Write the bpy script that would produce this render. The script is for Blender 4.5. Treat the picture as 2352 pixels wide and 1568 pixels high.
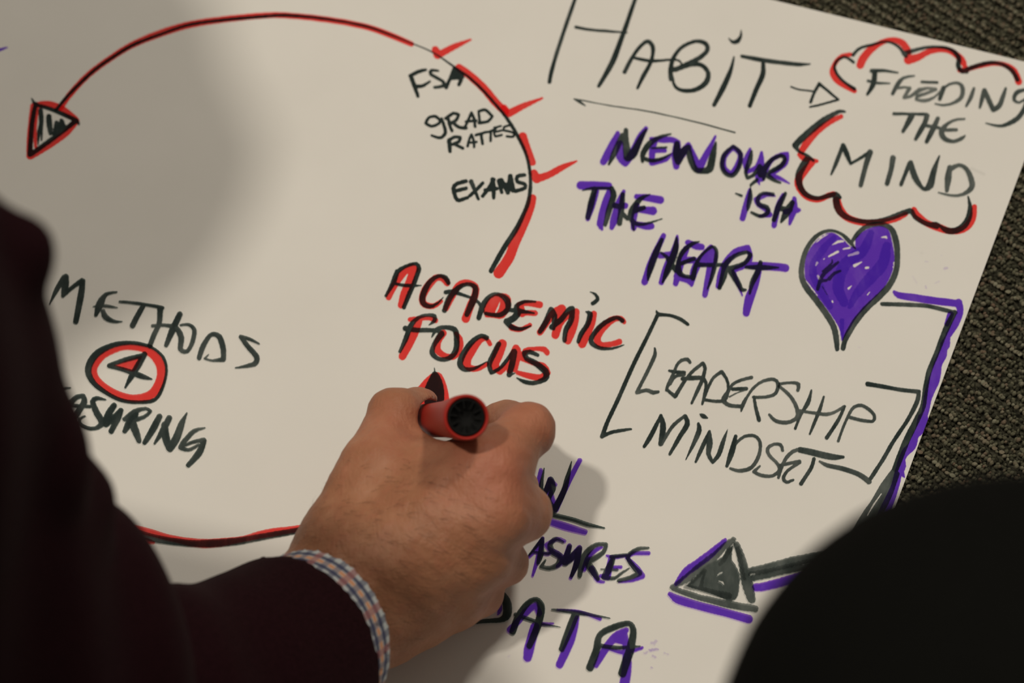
import bpy, math, random
import numpy as np
from mathutils import Vector, Matrix

for o in list(bpy.data.objects):
    bpy.data.objects.remove(o)
random.seed(7)
RNG = np.random.default_rng(7)
C = bpy.context.scene.collection

# ------------------------------------------------------------------ camera
FPX, TILT, CAMH = 4500.0, math.radians(32.0), 0.80
cd = bpy.data.cameras.new('camera')
cam = bpy.data.objects.new('camera', cd)
C.objects.link(cam)
cam.location = (0, 0, CAMH)
cam.rotation_euler = (TILT, 0, 0)
cd.sensor_width = 36.0
cd.lens = FPX / 2352 * 36.0
cd.clip_start = 0.02
cd.dof.use_dof = True
cd.dof.focus_distance = 0.895
cd.dof.aperture_fstop = 6.8
bpy.context.scene.camera = cam

# ------------------------------------------------------------------ light
sc = bpy.context.scene
sc.view_settings.view_transform = 'Standard'
sc.view_settings.look = 'None'
sc.view_settings.exposure = 0.0
sc.view_settings.gamma = 1.0
sc.view_settings.use_curve_mapping = False
w = bpy.data.worlds.new('room_ambience')
sc.world = w
w.use_nodes = True
w.node_tree.nodes['Background'].inputs[0].default_value = (1.0, 0.915, 0.775, 1)
w.node_tree.nodes['Background'].inputs[1].default_value = 0.16

def area(name, loc, target, size, power, col):
    l = bpy.data.lights.new(name, 'AREA')
    l.shape = 'DISK'; l.size = size; l.energy = power; l.color = col
    o = bpy.data.objects.new(name, l)
    C.objects.link(o)
    o.location = loc
    d = Vector(target) - Vector(loc)
    o.rotation_euler = d.to_track_quat('-Z', 'Y').to_euler()
    return o

WARM = (1.0, 0.915, 0.775)
area('ceiling_lamp', (-0.78, 0.14, 2.35), (0, 0.45, 0), 0.13, 20.5, WARM)
area('ceiling_lamp', (0.735, 1.38, 2.45), (0, 0.45, 0), 0.26, 20.5, WARM)

# ------------------------------------------------------------------ helpers
_c, _s = math.cos(TILT), math.sin(TILT)

def P(u, v, h=0.0):
    """point at height h above the floor that the photograph shows at pixel (u, v)"""
    x, y = (u - 1176) / FPX, -(v - 784) / FPX
    dx, dy, dz = x, y * _c + _s, y * _s - _c
    k = (h - CAMH) / dz
    return np.array([dx * k, dy * k, h])

def PV(uv, h):
    uv = np.asarray(uv, float)
    x, y = (uv[:, 0] - 1176) / FPX, -(uv[:, 1] - 784) / FPX
    dy, dz = y * _c + _s, y * _s - _c
    k = (h - CAMH) / dz
    return np.stack([x * k, dy * k, np.full(len(uv), h)], 1)

def px_of(p):
    p = np.asarray(p) - np.array([0, 0, CAMH])
    yc = p[1] * _c + p[2] * _s
    zc = -p[1] * _s + p[2] * _c
    return 1176 + FPX * p[0] / -zc, 784 - FPX * yc / -zc, -zc

def mesh_obj(name, verts, faces, mat, parent=None, smooth=True, attrs=None):
    me = bpy.data.meshes.new(name)
    verts = np.asarray(verts, np.float32)
    if isinstance(faces, tuple):                      # (tris, quads) arrays
        tr, qu = faces
        nt, nq = len(tr), len(qu)
        me.vertices.add(len(verts))
        me.vertices.foreach_set('co', verts.ravel())
        me.loops.add(3 * nt + 4 * nq)
        me.loops.foreach_set('vertex_index', np.concatenate([np.asarray(tr, np.int32).ravel(), np.asarray(qu, np.int32).ravel()]))
        me.polygons.add(nt + nq)
        ls = np.concatenate([np.arange(nt) * 3, 3 * nt + np.arange(nq) * 4]).astype(np.int32)
        me.polygons.foreach_set('loop_start', ls)
        me.update(calc_edges=True)
        me.validate()
    else:
        me.from_pydata([tuple(map(float, p)) for p in verts], [], [list(map(int, f)) for f in faces])
    me.polygons.foreach_set('use_smooth', [smooth] * len(me.polygons))
    if attrs:
        for k, (kind, data) in attrs.items():
            if len(data) != len(me.vertices):
                continue
            a = me.attributes.new(k, kind, 'POINT')
            a.data.foreach_set('value' if kind == 'FLOAT' else 'vector', np.asarray(data, np.float32).ravel())
    me.materials.append(mat)
    o = bpy.data.objects.new(name, me)
    C.objects.link(o)
    if parent is not None:
        o.parent = parent
        o.matrix_parent_inverse = Matrix.Translation(-Vector(parent.location))
    return o

def thing(name, loc, label, cat, group=None):
    o = bpy.data.objects.new(name, None)
    C.objects.link(o)
    o.location = [float(q) for q in loc]
    o.empty_display_size = 0.05
    o['label'] = label; o['category'] = cat
    if group: o['group'] = group
    return o

class NT:
    def __init__(s, name):
        s.m = bpy.data.materials.new(name)
        s.m.use_nodes = True
        s.t = s.m.node_tree
        s.b = s.t.nodes['Principled BSDF']
        s.out = s.t.nodes['Material Output']
    def n(s, typ, **kw):
        x = s.t.nodes.new(typ)
        for k, v in kw.items():
            if k.startswith('i_'):
                x.inputs[int(k[2:]) if k[2:].isdigit() else k[2:]].default_value = v
            else:
                setattr(x, k, v)
        return x
    def l(s, a, b):
        s.t.links.new(a, b)
    def noise(s, vec, scale, detail=3, rough=0.55):
        x = s.n('ShaderNodeTexNoise')
        x.inputs['Scale'].default_value = scale
        x.inputs['Detail'].default_value = detail
        x.inputs['Roughness'].default_value = rough
        if vec is not None: s.l(vec, x.inputs['Vector'])
        return x.outputs['Fac']
    def ramp(s, fac, stops):
        x = s.n('ShaderNodeValToRGB')
        e = x.color_ramp.elements
        while len(e) < len(stops): e.new(0.5)
        for q, (p, c) in zip(e, stops):
            q.position = p; q.color = (*c, 1) if len(c) == 3 else c
        s.l(fac, x.inputs[0])
        return x.outputs[0]
    def mix(s, fac, a, b, mode='MIX'):
        x = s.n('ShaderNodeMix', data_type='RGBA', blend_type=mode)
        for inp, v in ((x.inputs[0], fac), (x.inputs[6], a), (x.inputs[7], b)):
            if hasattr(v, 'is_linked') or hasattr(v, 'node'): s.l(v, inp)
            elif isinstance(v, (int, float)): inp.default_value = v
            else: inp.default_value = (*v, 1)
        return x.outputs[2]
    def math(s, op, a, b=0.5, c=None):
        x = s.n('ShaderNodeMath', operation=op)
        for i, v in enumerate((a, b, c)):
            if v is None: continue
            if isinstance(v, (int, float)): x.inputs[i].default_value = v
            else: s.l(v, x.inputs[i])
        return x.outputs[0]
    def bump(s, h, strength=0.3, dist=0.001):
        x = s.n('ShaderNodeBump')
        x.inputs['Strength'].default_value = strength
        x.inputs['Distance'].default_value = dist
        s.l(h, x.inputs['Height'])
        s.l(x.outputs[0], s.b.inputs['Normal'])
    def pos(s):
        return s.n('ShaderNodeNewGeometry').outputs['Position']

def srgb(r, g, b):
    f = lambda c: (c / 255 / 12.92) if c / 255 <= 0.04045 else ((c / 255 + 0.055) / 1.055) ** 2.4
    return (f(r), f(g), f(b))

# ------------------------------------------------------------------ materials
def m_paper():
    t = NT('sheet_paper')
    p = t.pos()
    n1 = t.noise(p, 14, 4)
    n2 = t.noise(p, 700, 3, 0.7)
    c = t.ramp(n1, [(0.3, (0.80, 0.775, 0.735)), (0.7, (0.83, 0.805, 0.765))])
    c = t.mix(t.math('MULTIPLY', n2, 0.10), c, (0.74, 0.72, 0.69))
    t.l(c, t.b.inputs['Base Color'])
    t.b.inputs['Roughness'].default_value = 0.62
    t.b.inputs['Specular IOR Level'].default_value = 0.3
    h = t.math('ADD', t.math('MULTIPLY', t.noise(p, 9, 2), 6.0), t.math('MULTIPLY', n2, 0.10))
    t.bump(h, 0.35, 0.0012)
    return t.m

def m_ink(name, col, var, streak=220):
    t = NT(name)
    t.t.nodes.remove(t.b)
    tr = t.n('ShaderNodeBsdfTransparent')
    at = t.n('ShaderNodeAttribute', attribute_name='inkload')
    p = t.pos()
    mp = t.n('ShaderNodeMapping')
    mp.inputs['Rotation'].default_value = (0, 0, math.radians(-20))
    mp.inputs['Scale'].default_value = (1.0, 0.35, 1)
    t.l(p, mp.inputs['Vector'])
    n = t.noise(mp.outputs[0], streak, 5, 0.65)
    n2 = t.noise(p, 45, 3, 0.6)
    s = t.math('ADD', t.math('MULTIPLY', n, 0.5), t.math('MULTIPLY', n2, 0.5))
    f = t.math('MULTIPLY_ADD', t.math('SUBTRACT', s, 0.5), var, 1.0)
    f = t.math('MULTIPLY', f, at.outputs['Fac'])
    x = t.n('ShaderNodeMath', operation='MULTIPLY', use_clamp=True)
    t.l(f, x.inputs[0]); x.inputs[1].default_value = 1.0
    c = t.mix(x.outputs[0], (1, 1, 1), col)
    t.l(c, tr.inputs[0])
    df = t.n('ShaderNodeBsdfDiffuse')                    # the little light the ink itself scatters
    t.l(t.mix(x.outputs[0], (0, 0, 0), (0.011, 0.011, 0.012)), df.inputs[0])
    ad = t.n('ShaderNodeAddShader')
    t.l(tr.outputs[0], ad.inputs[0]); t.l(df.outputs[0], ad.inputs[1])
    t.l(ad.outputs[0], t.out.inputs[0])
    return t.m

M = {}
M['paper'] = m_paper()
M['K'] = m_ink('black_marker_ink', (0.135, 0.178, 0.175), 0.9)
M['R'] = m_ink('red_marker_ink', (0.975, 0.235, 0.22), 0.6)
M['U'] = m_ink('purple_marker_ink', (0.375, 0.19, 0.82), 0.75)

def m_skin():
    t = NT('skin')
    p = t.pos()
    n1 = t.noise(p, 38, 4, 0.6)
    n2 = t.noise(p, 160, 4, 0.65)
    n3 = t.noise(p, 900, 2, 0.6)
    c = t.ramp(n1, [(0.30, (0.33, 0.137, 0.068)), (0.52, (0.405, 0.180, 0.096)), (0.72, (0.49, 0.238, 0.138))])
    c = t.mix(t.ramp(n2, [(0.45, (0, 0, 0)), (0.75, (0.35, 0.35, 0.35))]), c, (0.42, 0.13, 0.08))
    at = t.n('ShaderNodeAttribute', attribute_name='red')
    c = t.mix(at.outputs['Fac'], c, (0.52, 0.155, 0.10))
    t.l(c, t.b.inputs['Base Color'])
    t.b.inputs['Roughness'].default_value = 0.52
    t.b.inputs['Specular IOR Level'].default_value = 0.35
    t.b.inputs['Subsurface Weight'].default_value = 0.12
    t.b.inputs['Subsurface Radius'].default_value = (0.010, 0.004, 0.002)
    t.b.inputs['Subsurface Scale'].default_value = 0.4
    mp = t.n('ShaderNodeMapping')
    mp.inputs['Rotation'].default_value = (0, 0, math.radians(55))
    mp.inputs['Scale'].default_value = (1.0, 0.3, 1)
    t.l(p, mp.inputs['Vector'])
    v = t.n('ShaderNodeTexVoronoi', feature='DISTANCE_TO_EDGE')
    v.inputs['Scale'].default_value = 420
    t.l(mp.outputs[0], v.inputs['Vector'])
    h = t.math('ADD', t.math('MULTIPLY', v.outputs['Distance'], 0.5), t.math('MULTIPLY', n3, 0.4))
    h = t.math('ADD', h, t.math('MULTIPLY', n2, 1.2))
    t.bump(h, 0.6, 0.0008)
    return t.m
M['skin'] = m_skin()

def m_plain(name, col, rough=0.8, spec=0.3, nscale=None, namp=0.2, bump=None, sheen=0):
    t = NT(name)
    if nscale:
        n = t.noise(t.pos(), nscale, 4)
        lo = tuple(c * (1 - namp) for c in col); hi = tuple(min(1, c * (1 + namp)) for c in col)
        t.l(t.ramp(n, [(0.3, lo), (0.7, hi)]), t.b.inputs['Base Color'])
        if bump: t.bump(n, bump[0], bump[1])
    else:
        t.b.inputs['Base Color'].default_value = (*col, 1)
    t.b.inputs['Roughness'].default_value = rough
    t.b.inputs['Specular IOR Level'].default_value = spec
    if sheen: t.b.inputs['Sheen Weight'].default_value = sheen
    return t.m
M['sweater'] = m_plain('maroon_knit', (0.022, 0.0060, 0.0085), 0.95, 0.1, 900, 0.35, (0.5, 0.0006))
M['black'] = m_plain('black_cloth', (0.0045, 0.0045, 0.0040), 0.95, 0.05, 700, 0.2)
M['red_plastic'] = m_plain('red_plastic', (0.42, 0.018, 0.010), 0.5, 0.3)
M['black_plastic'] = m_plain('black_plastic', (0.006, 0.006, 0.006), 0.75, 0.15)
M['hair'] = m_plain('dark_hair', (0.05, 0.028, 0.016), 0.6, 0.3)
M['felt'] = m_plain('red_felt', (0.35, 0.015, 0.01), 0.9, 0.1)

def m_plaid():
    t = NT('plaid_cotton')
    at = t.n('ShaderNodeAttribute', attribute_name='weave')
    sx = t.n('ShaderNodeSeparateXYZ'); t.l(at.outputs['Vector'], sx.inputs[0])
    def stripe(src, period, phase, duty):
        m = t.math('FRACT', t.math('MULTIPLY_ADD', src, 1.0 / period, phase))
        d = t.math('ABSOLUTE', t.math('SUBTRACT', m, 0.5))
        x = t.n('ShaderNodeMapRange', interpolation_type='SMOOTHSTEP')
        t.l(d, x.inputs[0])
        x.inputs[1].default_value = duty * 0.62; x.inputs[2].default_value = duty * 0.38
        x.inputs[3].default_value = 0; x.inputs[4].default_value = 1
        return x.outputs[0]
    c = (0.62, 0.66, 0.68)
    a = t.mix(t.math('MULTIPLY', stripe(sx.outputs[0], 0.0044, 0.62, 0.40), 0.85), c, (0.035, 0.04, 0.11))
    a = t.mix(t.math('MULTIPLY', stripe(sx.outputs[1], 0.0064, 0.3, 0.5), 0.60), a, (0.04, 0.045, 0.13))
    a = t.mix(t.math('MULTIPLY', t.math('MULTIPLY', stripe(sx.outputs[0], 0.0130, 0.03, 0.14), t.math('SUBTRACT', 1.25, stripe(sx.outputs[1], 0.0064, 0.3, 0.5))), 0.72), a, (0.80, 0.36, 0.17))
    a = t.mix(t.math('MULTIPLY', stripe(sx.outputs[1], 0.0192, 0.1, 0.2), 0.35), a, (0.80, 0.25, 0.15))
    t.l(a, t.b.inputs['Base Color'])
    t.b.inputs['Roughness'].default_value = 0.85
    return t.m
M['plaid'] = m_plaid()

def m_carpet(tuft):
    t = NT('carpet_yarn' if tuft else 'carpet_backing')
    p = t.pos()
    if tuft:
        at = t.n('ShaderNodeAttribute', attribute_name='tone')
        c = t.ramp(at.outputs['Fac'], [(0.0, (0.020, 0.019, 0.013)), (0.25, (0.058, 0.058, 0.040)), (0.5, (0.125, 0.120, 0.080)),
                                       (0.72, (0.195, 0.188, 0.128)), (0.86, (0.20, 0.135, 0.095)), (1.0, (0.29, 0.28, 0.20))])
        n = t.noise(p, 1500, 3)
        c = t.mix(t.math('MULTIPLY', n, 0.5), c, (0.05, 0.045, 0.03))
        t.bump(n, 0.8, 0.0006)
    else:
        n = t.noise(p, 300, 4)
        c = t.ramp(n, [(0.3, (0.018, 0.017, 0.012)), (0.7, (0.085, 0.080, 0.056))])
        t.bump(n, 1.0, 0.002)
    t.l(c, t.b.inputs['Base Color'])
    t.b.inputs['Roughness'].default_value = 0.95
    t.b.inputs['Specular IOR Level'].default_value = 0.1
    return t.m
M['tuft'] = m_carpet(True)
M['backing'] = m_carpet(False)

# ------------------------------------------------------------------ setting: carpeted floor
PT = 0.0004                                # thickness of the sheet; its underside is z = 0
fz = -0.0045
fl = mesh_obj('floor', [(-3, -3, fz), (3, -3, fz), (3, 4, fz), (-3, 4, fz), (-3, -3, fz - 0.02), (3, -3, fz - 0.02), (3, 4, fz - 0.02), (-3, 4, fz - 0.02)],
              [(0, 1, 2, 3), (7, 6, 5, 4), (0, 4, 5, 1), (1, 5, 6, 2), (2, 6, 7, 3), (3, 7, 4, 0)], M['backing'], smooth=False)
fl['kind'] = 'structure'

# sheet of paper: its two edges in the photograph
tA, tB = P(1771, 0)[:2], P(2352, 142.6)[:2]
rA, rB = P(2340, 403)[:2], P(2049, 1183.5)[:2]
dt = (tB - tA) / np.linalg.norm(tB - tA)
dr = (rB - rA) / np.linalg.norm(rB - rA)
k = np.linalg.solve(np.array([dt, -dr]).T, rA - tA)
corner = tA + dt * k[0]
SW, SH = 0.86, 0.84
poly = [corner, corner - dt * SW, corner - dt * SW + dr * SH, corner + dr * SH]
sheet = thing('paper_sheet', (*(sum(poly) / 4), 0), 'large off-white sheet of paper covered in marker lettering, lying on the carpet', 'paper')
NX, NY = 60, 60
vs, fs = [], []
for lay in (PT, 0.0):
    for j in range(NY + 1):
        for i in range(NX + 1):
            a, b = i / NX, j / NY
            q = (poly[0] * (1 - a) + poly[1] * a) * (1 - b) + (poly[3] * (1 - a) + poly[2] * a) * b
            vs.append((q[0], q[1], lay))
n1 = (NX + 1) * (NY + 1)
I = lambda i, j: j * (NX + 1) + i
for j in range(NY):
    for i in range(NX):
        fs.append((I(i, j), I(i, j + 1), I(i + 1, j + 1), I(i + 1, j)))
        fs.append((n1 + I(i, j), n1 + I(i + 1, j), n1 + I(i + 1, j + 1), n1 + I(i, j + 1)))
for i in range(NX):
    fs.append((I(i, 0), I(i + 1, 0), n1 + I(i + 1, 0), n1 + I(i, 0)))
    fs.append((I(i + 1, NY), I(i, NY), n1 + I(i, NY), n1 + I(i + 1, NY)))
for j in range(NY):
    fs.append((I(0, j + 1), I(0, j), n1 + I(0, j), n1 + I(0, j + 1)))
    fs.append((I(NX, j), I(NX, j + 1), n1 + I(NX, j + 1), n1 + I(NX, j)))
mesh_obj('page', vs, fs, M['paper'], sheet, smooth=False)

# looped pile of the carpet around the sheet: ribs of yarn loops
def carpet():
    d = P(2200, 760)[:2] - P(2060, 660)[:2]
    d /= np.linalg.norm(d)
    e = np.array([-d[1], d[0]])
    # octahedron split once
    base = np.array([(1, 0, 0), (-1, 0, 0), (0, 1, 0), (0, -1, 0), (0, 0, 1), (0, 0, -1)], float)
    ft = [(0, 2, 4), (2, 1, 4), (1, 3, 4), (3, 0, 4), (2, 0, 5), (1, 2, 5), (3, 1, 5), (0, 3, 5)]
    V = [tuple(x) for x in base]; cache = {}; F = []
    def mid(a, b):
        kk = (min(a, b), max(a, b))
        if kk not in cache:
            m = (np.array(V[a]) + np.array(V[b])); m /= np.linalg.norm(m)
            V.append(tuple(m)); cache[kk] = len(V) - 1
        return cache[kk]
    for a, b, c_ in ft[:8]:
        ab, bc, ca = mid(a, b), mid(b, c_), mid(c_, a)
        F += [(a, ab, ca), (ab, b, bc), (ca, bc, c_), (ab, bc, ca)]
    V = np.array(V); F = np.array(F)
    rows = []
    sp, al = 0.0021, 0.00185
    inv = np.linalg.inv(np.array([-dt, dr]).T)
    cx = np.array([0.22, 0.55])
    for r in range(-300, 300):
        ph = RNG.uniform(0, 1)
        kk = (0, 1, 2)[r % 3]
        for q in range(-420, 420):
            p = cx + d * (q + ph * 0.2 + RNG.normal(0, 0.25)) * al + e * (r + RNG.normal(0, 0.15)) * sp
            if not (-0.30 < p[0] < 0.52 and 0.20 < p[1] < 1.05): continue
            s = inv @ (p - corner)
            if s[0] > 0.004 and s[1] > 0.004: continue            # under the sheet
            if s[0] > 0.0 and s[1] > 0.0 and RNG.random() < 0.3: continue
            if max(-s[0], -s[1]) > 0.105: continue
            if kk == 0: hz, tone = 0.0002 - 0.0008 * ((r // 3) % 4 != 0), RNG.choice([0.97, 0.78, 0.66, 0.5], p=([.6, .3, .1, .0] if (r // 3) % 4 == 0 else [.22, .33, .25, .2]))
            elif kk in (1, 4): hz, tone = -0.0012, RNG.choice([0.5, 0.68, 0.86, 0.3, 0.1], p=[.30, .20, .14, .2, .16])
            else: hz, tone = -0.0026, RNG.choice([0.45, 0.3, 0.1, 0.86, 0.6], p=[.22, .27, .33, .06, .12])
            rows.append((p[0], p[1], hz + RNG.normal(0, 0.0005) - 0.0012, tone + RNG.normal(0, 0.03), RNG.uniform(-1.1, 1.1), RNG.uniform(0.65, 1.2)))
    R = np.array(rows)
    n, nv = len(R), len(V)
    ang = math.atan2(d[1], d[0]) + 0.9 + R[:, 4]
    ca, sa = np.cos(ang), np.sin(ang)
    X = V[None, :, 0] * 0.00132 * R[:, 5, None]; Y = V[None, :, 1] * 0.00098 * R[:, 5, None]; Z = V[None, :, 2] * 0.0013
    Z = Z + RNG.normal(0, 0.00008, Z.shape)
    W = np.stack([R[:, 0, None] + X * ca[:, None] - Y * sa[:, None], R[:, 1, None] + X * sa[:, None] + Y * ca[:, None], np.minimum(R[:, 2, None] + Z, -0.0002)], 2)
    tr = (F[None] + (np.arange(n) * nv)[:, None, None]).reshape(-1, 3)
    print('carpet loops', n)
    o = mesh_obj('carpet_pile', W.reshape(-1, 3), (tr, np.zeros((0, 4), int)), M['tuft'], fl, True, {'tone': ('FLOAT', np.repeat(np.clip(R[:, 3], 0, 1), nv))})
    o['kind'] = 'stuff'
carpet()

# ------------------------------------------------------------------ marker lettering on the sheet
INKN = 0
STEP = 1.4

def spline(pts):
    """Catmull-Rom through pts (x, y, w) with sharp turns kept"""
    pts = np.array(pts, float)
    if len(pts) == 2:
        n = max(2, int(np.hypot(*(pts[1] - pts[0])[:2]) / 6))
        return pts[0] + (pts[1] - pts[0]) * np.linspace(0, 1, n + 1)[:, None]
    n = len(pts)
    closed = np.allclose(pts[0, :2], pts[-1, :2])
    tan = np.zeros_like(pts)
    for i in range(n):
        a = pts[i - 1] if i > 0 else (pts[-2] if closed else pts[0])
        b = pts[i + 1] if i < n - 1 else (pts[1] if closed else pts[-1])
        t = (b - a) * 0.5
        d1, d2 = pts[i, :2] - a[:2], b[:2] - pts[i, :2]
        l1, l2 = np.hypot(*d1), np.hypot(*d2)
        if l1 > 1e-6 and l2 > 1e-6:
            cs = d1 @ d2 / (l1 * l2)
            if cs < 0.1: t = t * 0.0
            else: t = t * min(1, 2 * min(l1, l2) / (l1 + l2) + 0.15)
        tan[i] = t
    out = []
    for i in range(n - 1):
        m = max(2, int(np.hypot(*(pts[i + 1] - pts[i])[:2]) / 5))
        for q in range(m):
            s = q / m
            h = (2 * s**3 - 3 * s**2 + 1, s**3 - 2 * s**2 + s, -2 * s**3 + 3 * s**2, s**3 - s**2)
            out.append(h[0] * pts[i] + h[1] * tan[i] + h[2] * pts[i + 1] + h[3] * tan[i + 1])
    out.append(pts[-1])
    return np.array(out)

def hashn(x, y, s):
    return (np.sin(x * 0.83 + y * 0.37 + s) + np.sin(x * 0.29 - y * 0.71 + s * 1.7) * 1.1 + np.sin(x * 1.7 + y * 1.31 + s * 2.3) * 0.6 + np.sin(-x * 0.11 + y * 0.17 + s) * 0.7) / 3.4

def ink(name, crop, col, strokes, label=None, dens=1.0, rough=0.55):
    """strokes are polylines in a crop's own pixels (x0, y0, scale); widths likewise"""
    global INKN
    INKN += 1
    x0, y0, sc_ = crop
    items = []
    for st in strokes:
        kind = 'L'; dd = dens
        if st[0] == 'F': kind = 'F'; w0 = 0; s = st[1]
        elif st[0] == 'S': kind = 'S'; w0 = st[1]; s = st[2]
        else:
            w0 = st[0]; s = st[1]
            if len(st) > 2: dd = st[2]
        pts = []
        for tok in s.split():
            q = [float(z) for z in tok.split(',')]
            pts.append((q[0] / sc_ + x0, q[1] / sc_ + y0, (q[2] if len(q) > 2 else w0) / sc_))
        items.append((kind, spline(pts), dd))
    allp = np.concatenate([it[1] for it in items if it[0] != 'S'])
    mw = allp[:, 2].max() / 2 + 4
    bx0, by0 = allp[:, 0].min() - mw, allp[:, 1].min() - mw
    nx = int((allp[:, 0].max() + mw - bx0) / STEP) + 2
    ny = int((allp[:, 1].max() + mw - by0) / STEP) + 2
    D = np.full((ny, nx), 50.0, np.float32)
    G = np.full((ny, nx), 1.0, np.float32)
    gx = bx0 + np.arange(nx) * STEP
    gy = by0 + np.arange(ny) * STEP
    for ps in ('A', 'S'):
        for kind, pl, dd in items:
            if (kind == 'S') != (ps == 'S'): continue
            if kind == 'F':
                X, Y = np.meshgrid(gx, gy)
                inside = np.zeros(X.shape, bool); dist = np.full(X.shape, 1e9)
                for a, b in zip(pl, np.roll(pl, -1, 0)):
                    if abs(a[1] - b[1]) > 1e-9:
                        cnd = ((a[1] > Y) != (b[1] > Y)) & (X < (b[0] - a[0]) * (Y - a[1]) / (b[1] - a[1]) + a[0])
                        inside ^= cnd
                    dx, dy = b[0] - a[0], b[1] - a[1]
                    L2 = dx * dx + dy * dy + 1e-9
                    tt = np.clip(((X - a[0]) * dx + (Y - a[1]) * dy) / L2, 0, 1)
                    dist = np.minimum(dist, np.hypot(X - a[0] - tt * dx, Y - a[1] - tt * dy))
                d = np.where(inside, -dist, dist)
                G = np.where(d < D, dd, G); D = np.minimum(D, d)
                continue
            for a, b in zip(pl[:-1], pl[1:]):
                r = max(a[2], b[2]) / 2 + 3
                i0 = max(0, int((min(a[0], b[0]) - r - bx0) / STEP)); i1 = min(nx, int((max(a[0], b[0]) + r - bx0) / STEP) + 2)
                j0 = max(0, int((min(a[1], b[1]) - r - by0) / STEP)); j1 = min(ny, int((max(a[1], b[1]) + r - by0) / STEP) + 2)
                if i1 <= i0 or j1 <= j0: continue
                X, Y = np.meshgrid(gx[i0:i1], gy[j0:j1])
                dx, dy = b[0] - a[0], b[1] - a[1]
                L2 = dx * dx + dy * dy + 1e-9
                tt = np.clip(((X - a[0]) * dx + (Y - a[1]) * dy) / L2, 0, 1)
                d = np.hypot(X - a[0] - tt * dx, Y - a[1] - tt * dy) - (a[2] + tt * (b[2] - a[2])) / 2
                sub = D[j0:j1, i0:i1]
                if kind == 'S': D[j0:j1, i0:i1] = np.maximum(sub, -d)
                else:
                    gs = G[j0:j1, i0:i1]; gs[d < sub] = dd
                    D[j0:j1, i0:i1] = np.minimum(sub, d)
    X, Y = np.meshgrid(gx, gy)
    D = D + rough * hashn(X * 0.9, Y * 0.9, INKN * 1.3)
    ins = D < 0
    # marching squares
    idx = -np.ones((ny, nx), int)
    full = ins[:-1, :-1] & ins[1:, :-1] & ins[:-1, 1:] & ins[1:, 1:]
    anyi = ins[:-1, :-1] | ins[1:, :-1] | ins[:-1, 1:] | ins[1:, 1:]
    idx[ins] = np.arange(ins.sum())
    jj, ii = np.nonzero(ins)
    V = [np.stack([gx[ii], gy[jj]], 1)]
    dn = [G[jj, ii]]
    nv = len(ii)
    J, Ii = np.nonzero(full)
    quads = np.stack([idx[J, Ii], idx[J + 1, Ii], idx[J + 1, Ii + 1], idx[J, Ii + 1]], 1)
    ev, ed, tris = [], [], []
    cache = {}
    for j, i in zip(*np.nonzero(anyi & ~full)):
        cs = [(j, i), (j + 1, i), (j + 1, i + 1), (j, i + 1)]
        pl = []
        for a, b in zip(cs, cs[1:] + cs[:1]):
            ia, ib = ins[a], ins[b]
            if ia: pl.append(idx[a])
            if ia != ib:
                kk = (a, b) if a < b else (b, a)
                if kk not in cache:
                    da, db = D[kk[0]], D[kk[1]]
                    s = da / (da - db)
                    cache[kk] = nv + len(ev)
                    ev.append((gx[kk[0][1]] * (1 - s) + gx[kk[1][1]] * s, gy[kk[0][0]] * (1 - s) + gy[kk[1][0]] * s))
                    ed.append(G[a] if ia else G[b])
                pl.append(cache[kk])
        for q in range(1, len(pl) - 1):
            tris.append((pl[0], pl[q], pl[q + 1]))
    if ev:
        V.append(np.array(ev)); dn.append(np.array(ed))
    V = np.concatenate(V); dn = np.concatenate(dn)
    co = PV(V, PT + 0.00006 + 0.000012 * INKN)
    o = mesh_obj(name, co, (np.array(tris, int).reshape(-1, 3), quads), M[col], sheet, False, {'inkload': ('FLOAT', dn)})
    if label: o['label'] = label
    return o

def smudge(*a):
    ink('smudge', *a)['kind'] = 'stuff'

cA = (0, 0, 3.92); cB = (850, 50, 3.136); cC = (1230, 0, 3.5104); cD = (1800, 60, 4.2373); cE = (860, 580, 3.92)
cF = (1310, 270, 4.2764); cG = (1450, 520, 5.88); cH = (1800, 230, 4.2609); cI = (1800, 480, 4.4804); cJ = (1360, 690, 3.36)
cK = (1900, 640, 2.6125); cL = (90, 610, 3.2673); cM = (1040, 1030, 2.914); cN = (1500, 1200, 5.88); cO = (200, 1150, 3.36)
cQ = (850, 820, 5.2267); c1 = (0, 0, 1)

# big drawn circle, top and right
ink('drawn_arc', c1, 'R', [(14, '139,247,14 163,214 204,171 255,133 306,102,15 370,76,17 434,57,16 510,45,15 600,36,14 650,35,14 720,41,14 790,51 850,64 900,82 945,101,12')], 'red marker line arching over the top of the big circle')
ink('drawn_arc', c1, 'K', [(6, '129,252,8 153,223,8 179,196,8 217,161,8 255,134,8 306,103,8 370,78,7 434,57,7 510,46,8 600,38,8 650,35,8 720,40,7 790,50,6 850,63,6 900,81,5 945,99,3 984,115,3 1016,134,4 1041,152,5 1073,174,6 1105,203,7 1137,238,7 1163,270,8 1185,305,9 1204,343,8 1214,375,8 1218,407,8 1218,433,9 1213,465,10 1202,493,10 1188,522,12 1170,550,12 1151,580,12 1128,622,11')], 'thin black line of the big circle')
ink('drawn_arc', cB, 'R', [(60, '640,330,55 720,388 820,480 900,575 975,650,55'), (60, '1100,825,62 1130,910,55 1170,1012,50'), (60, '1170,1270,58 1150,1350,62 1110,1450,66 1040,1600,72 1000,1700,74 926,1810,76')], 'broken red marker line down the right side of the big circle')
ink('check_mark', cB, 'R', [(60, '470,200,52 487,238,62'), (50, '495,238,50 600,182,45 725,128,16')], 'red check mark beside FSA')
ink('check_mark', cB, 'R', [(50, '965,620,50 995,658,50'), (50, '1000,660,55 1100,608,45 1240,550,16')], 'red check mark beside the word GRAD')
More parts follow.
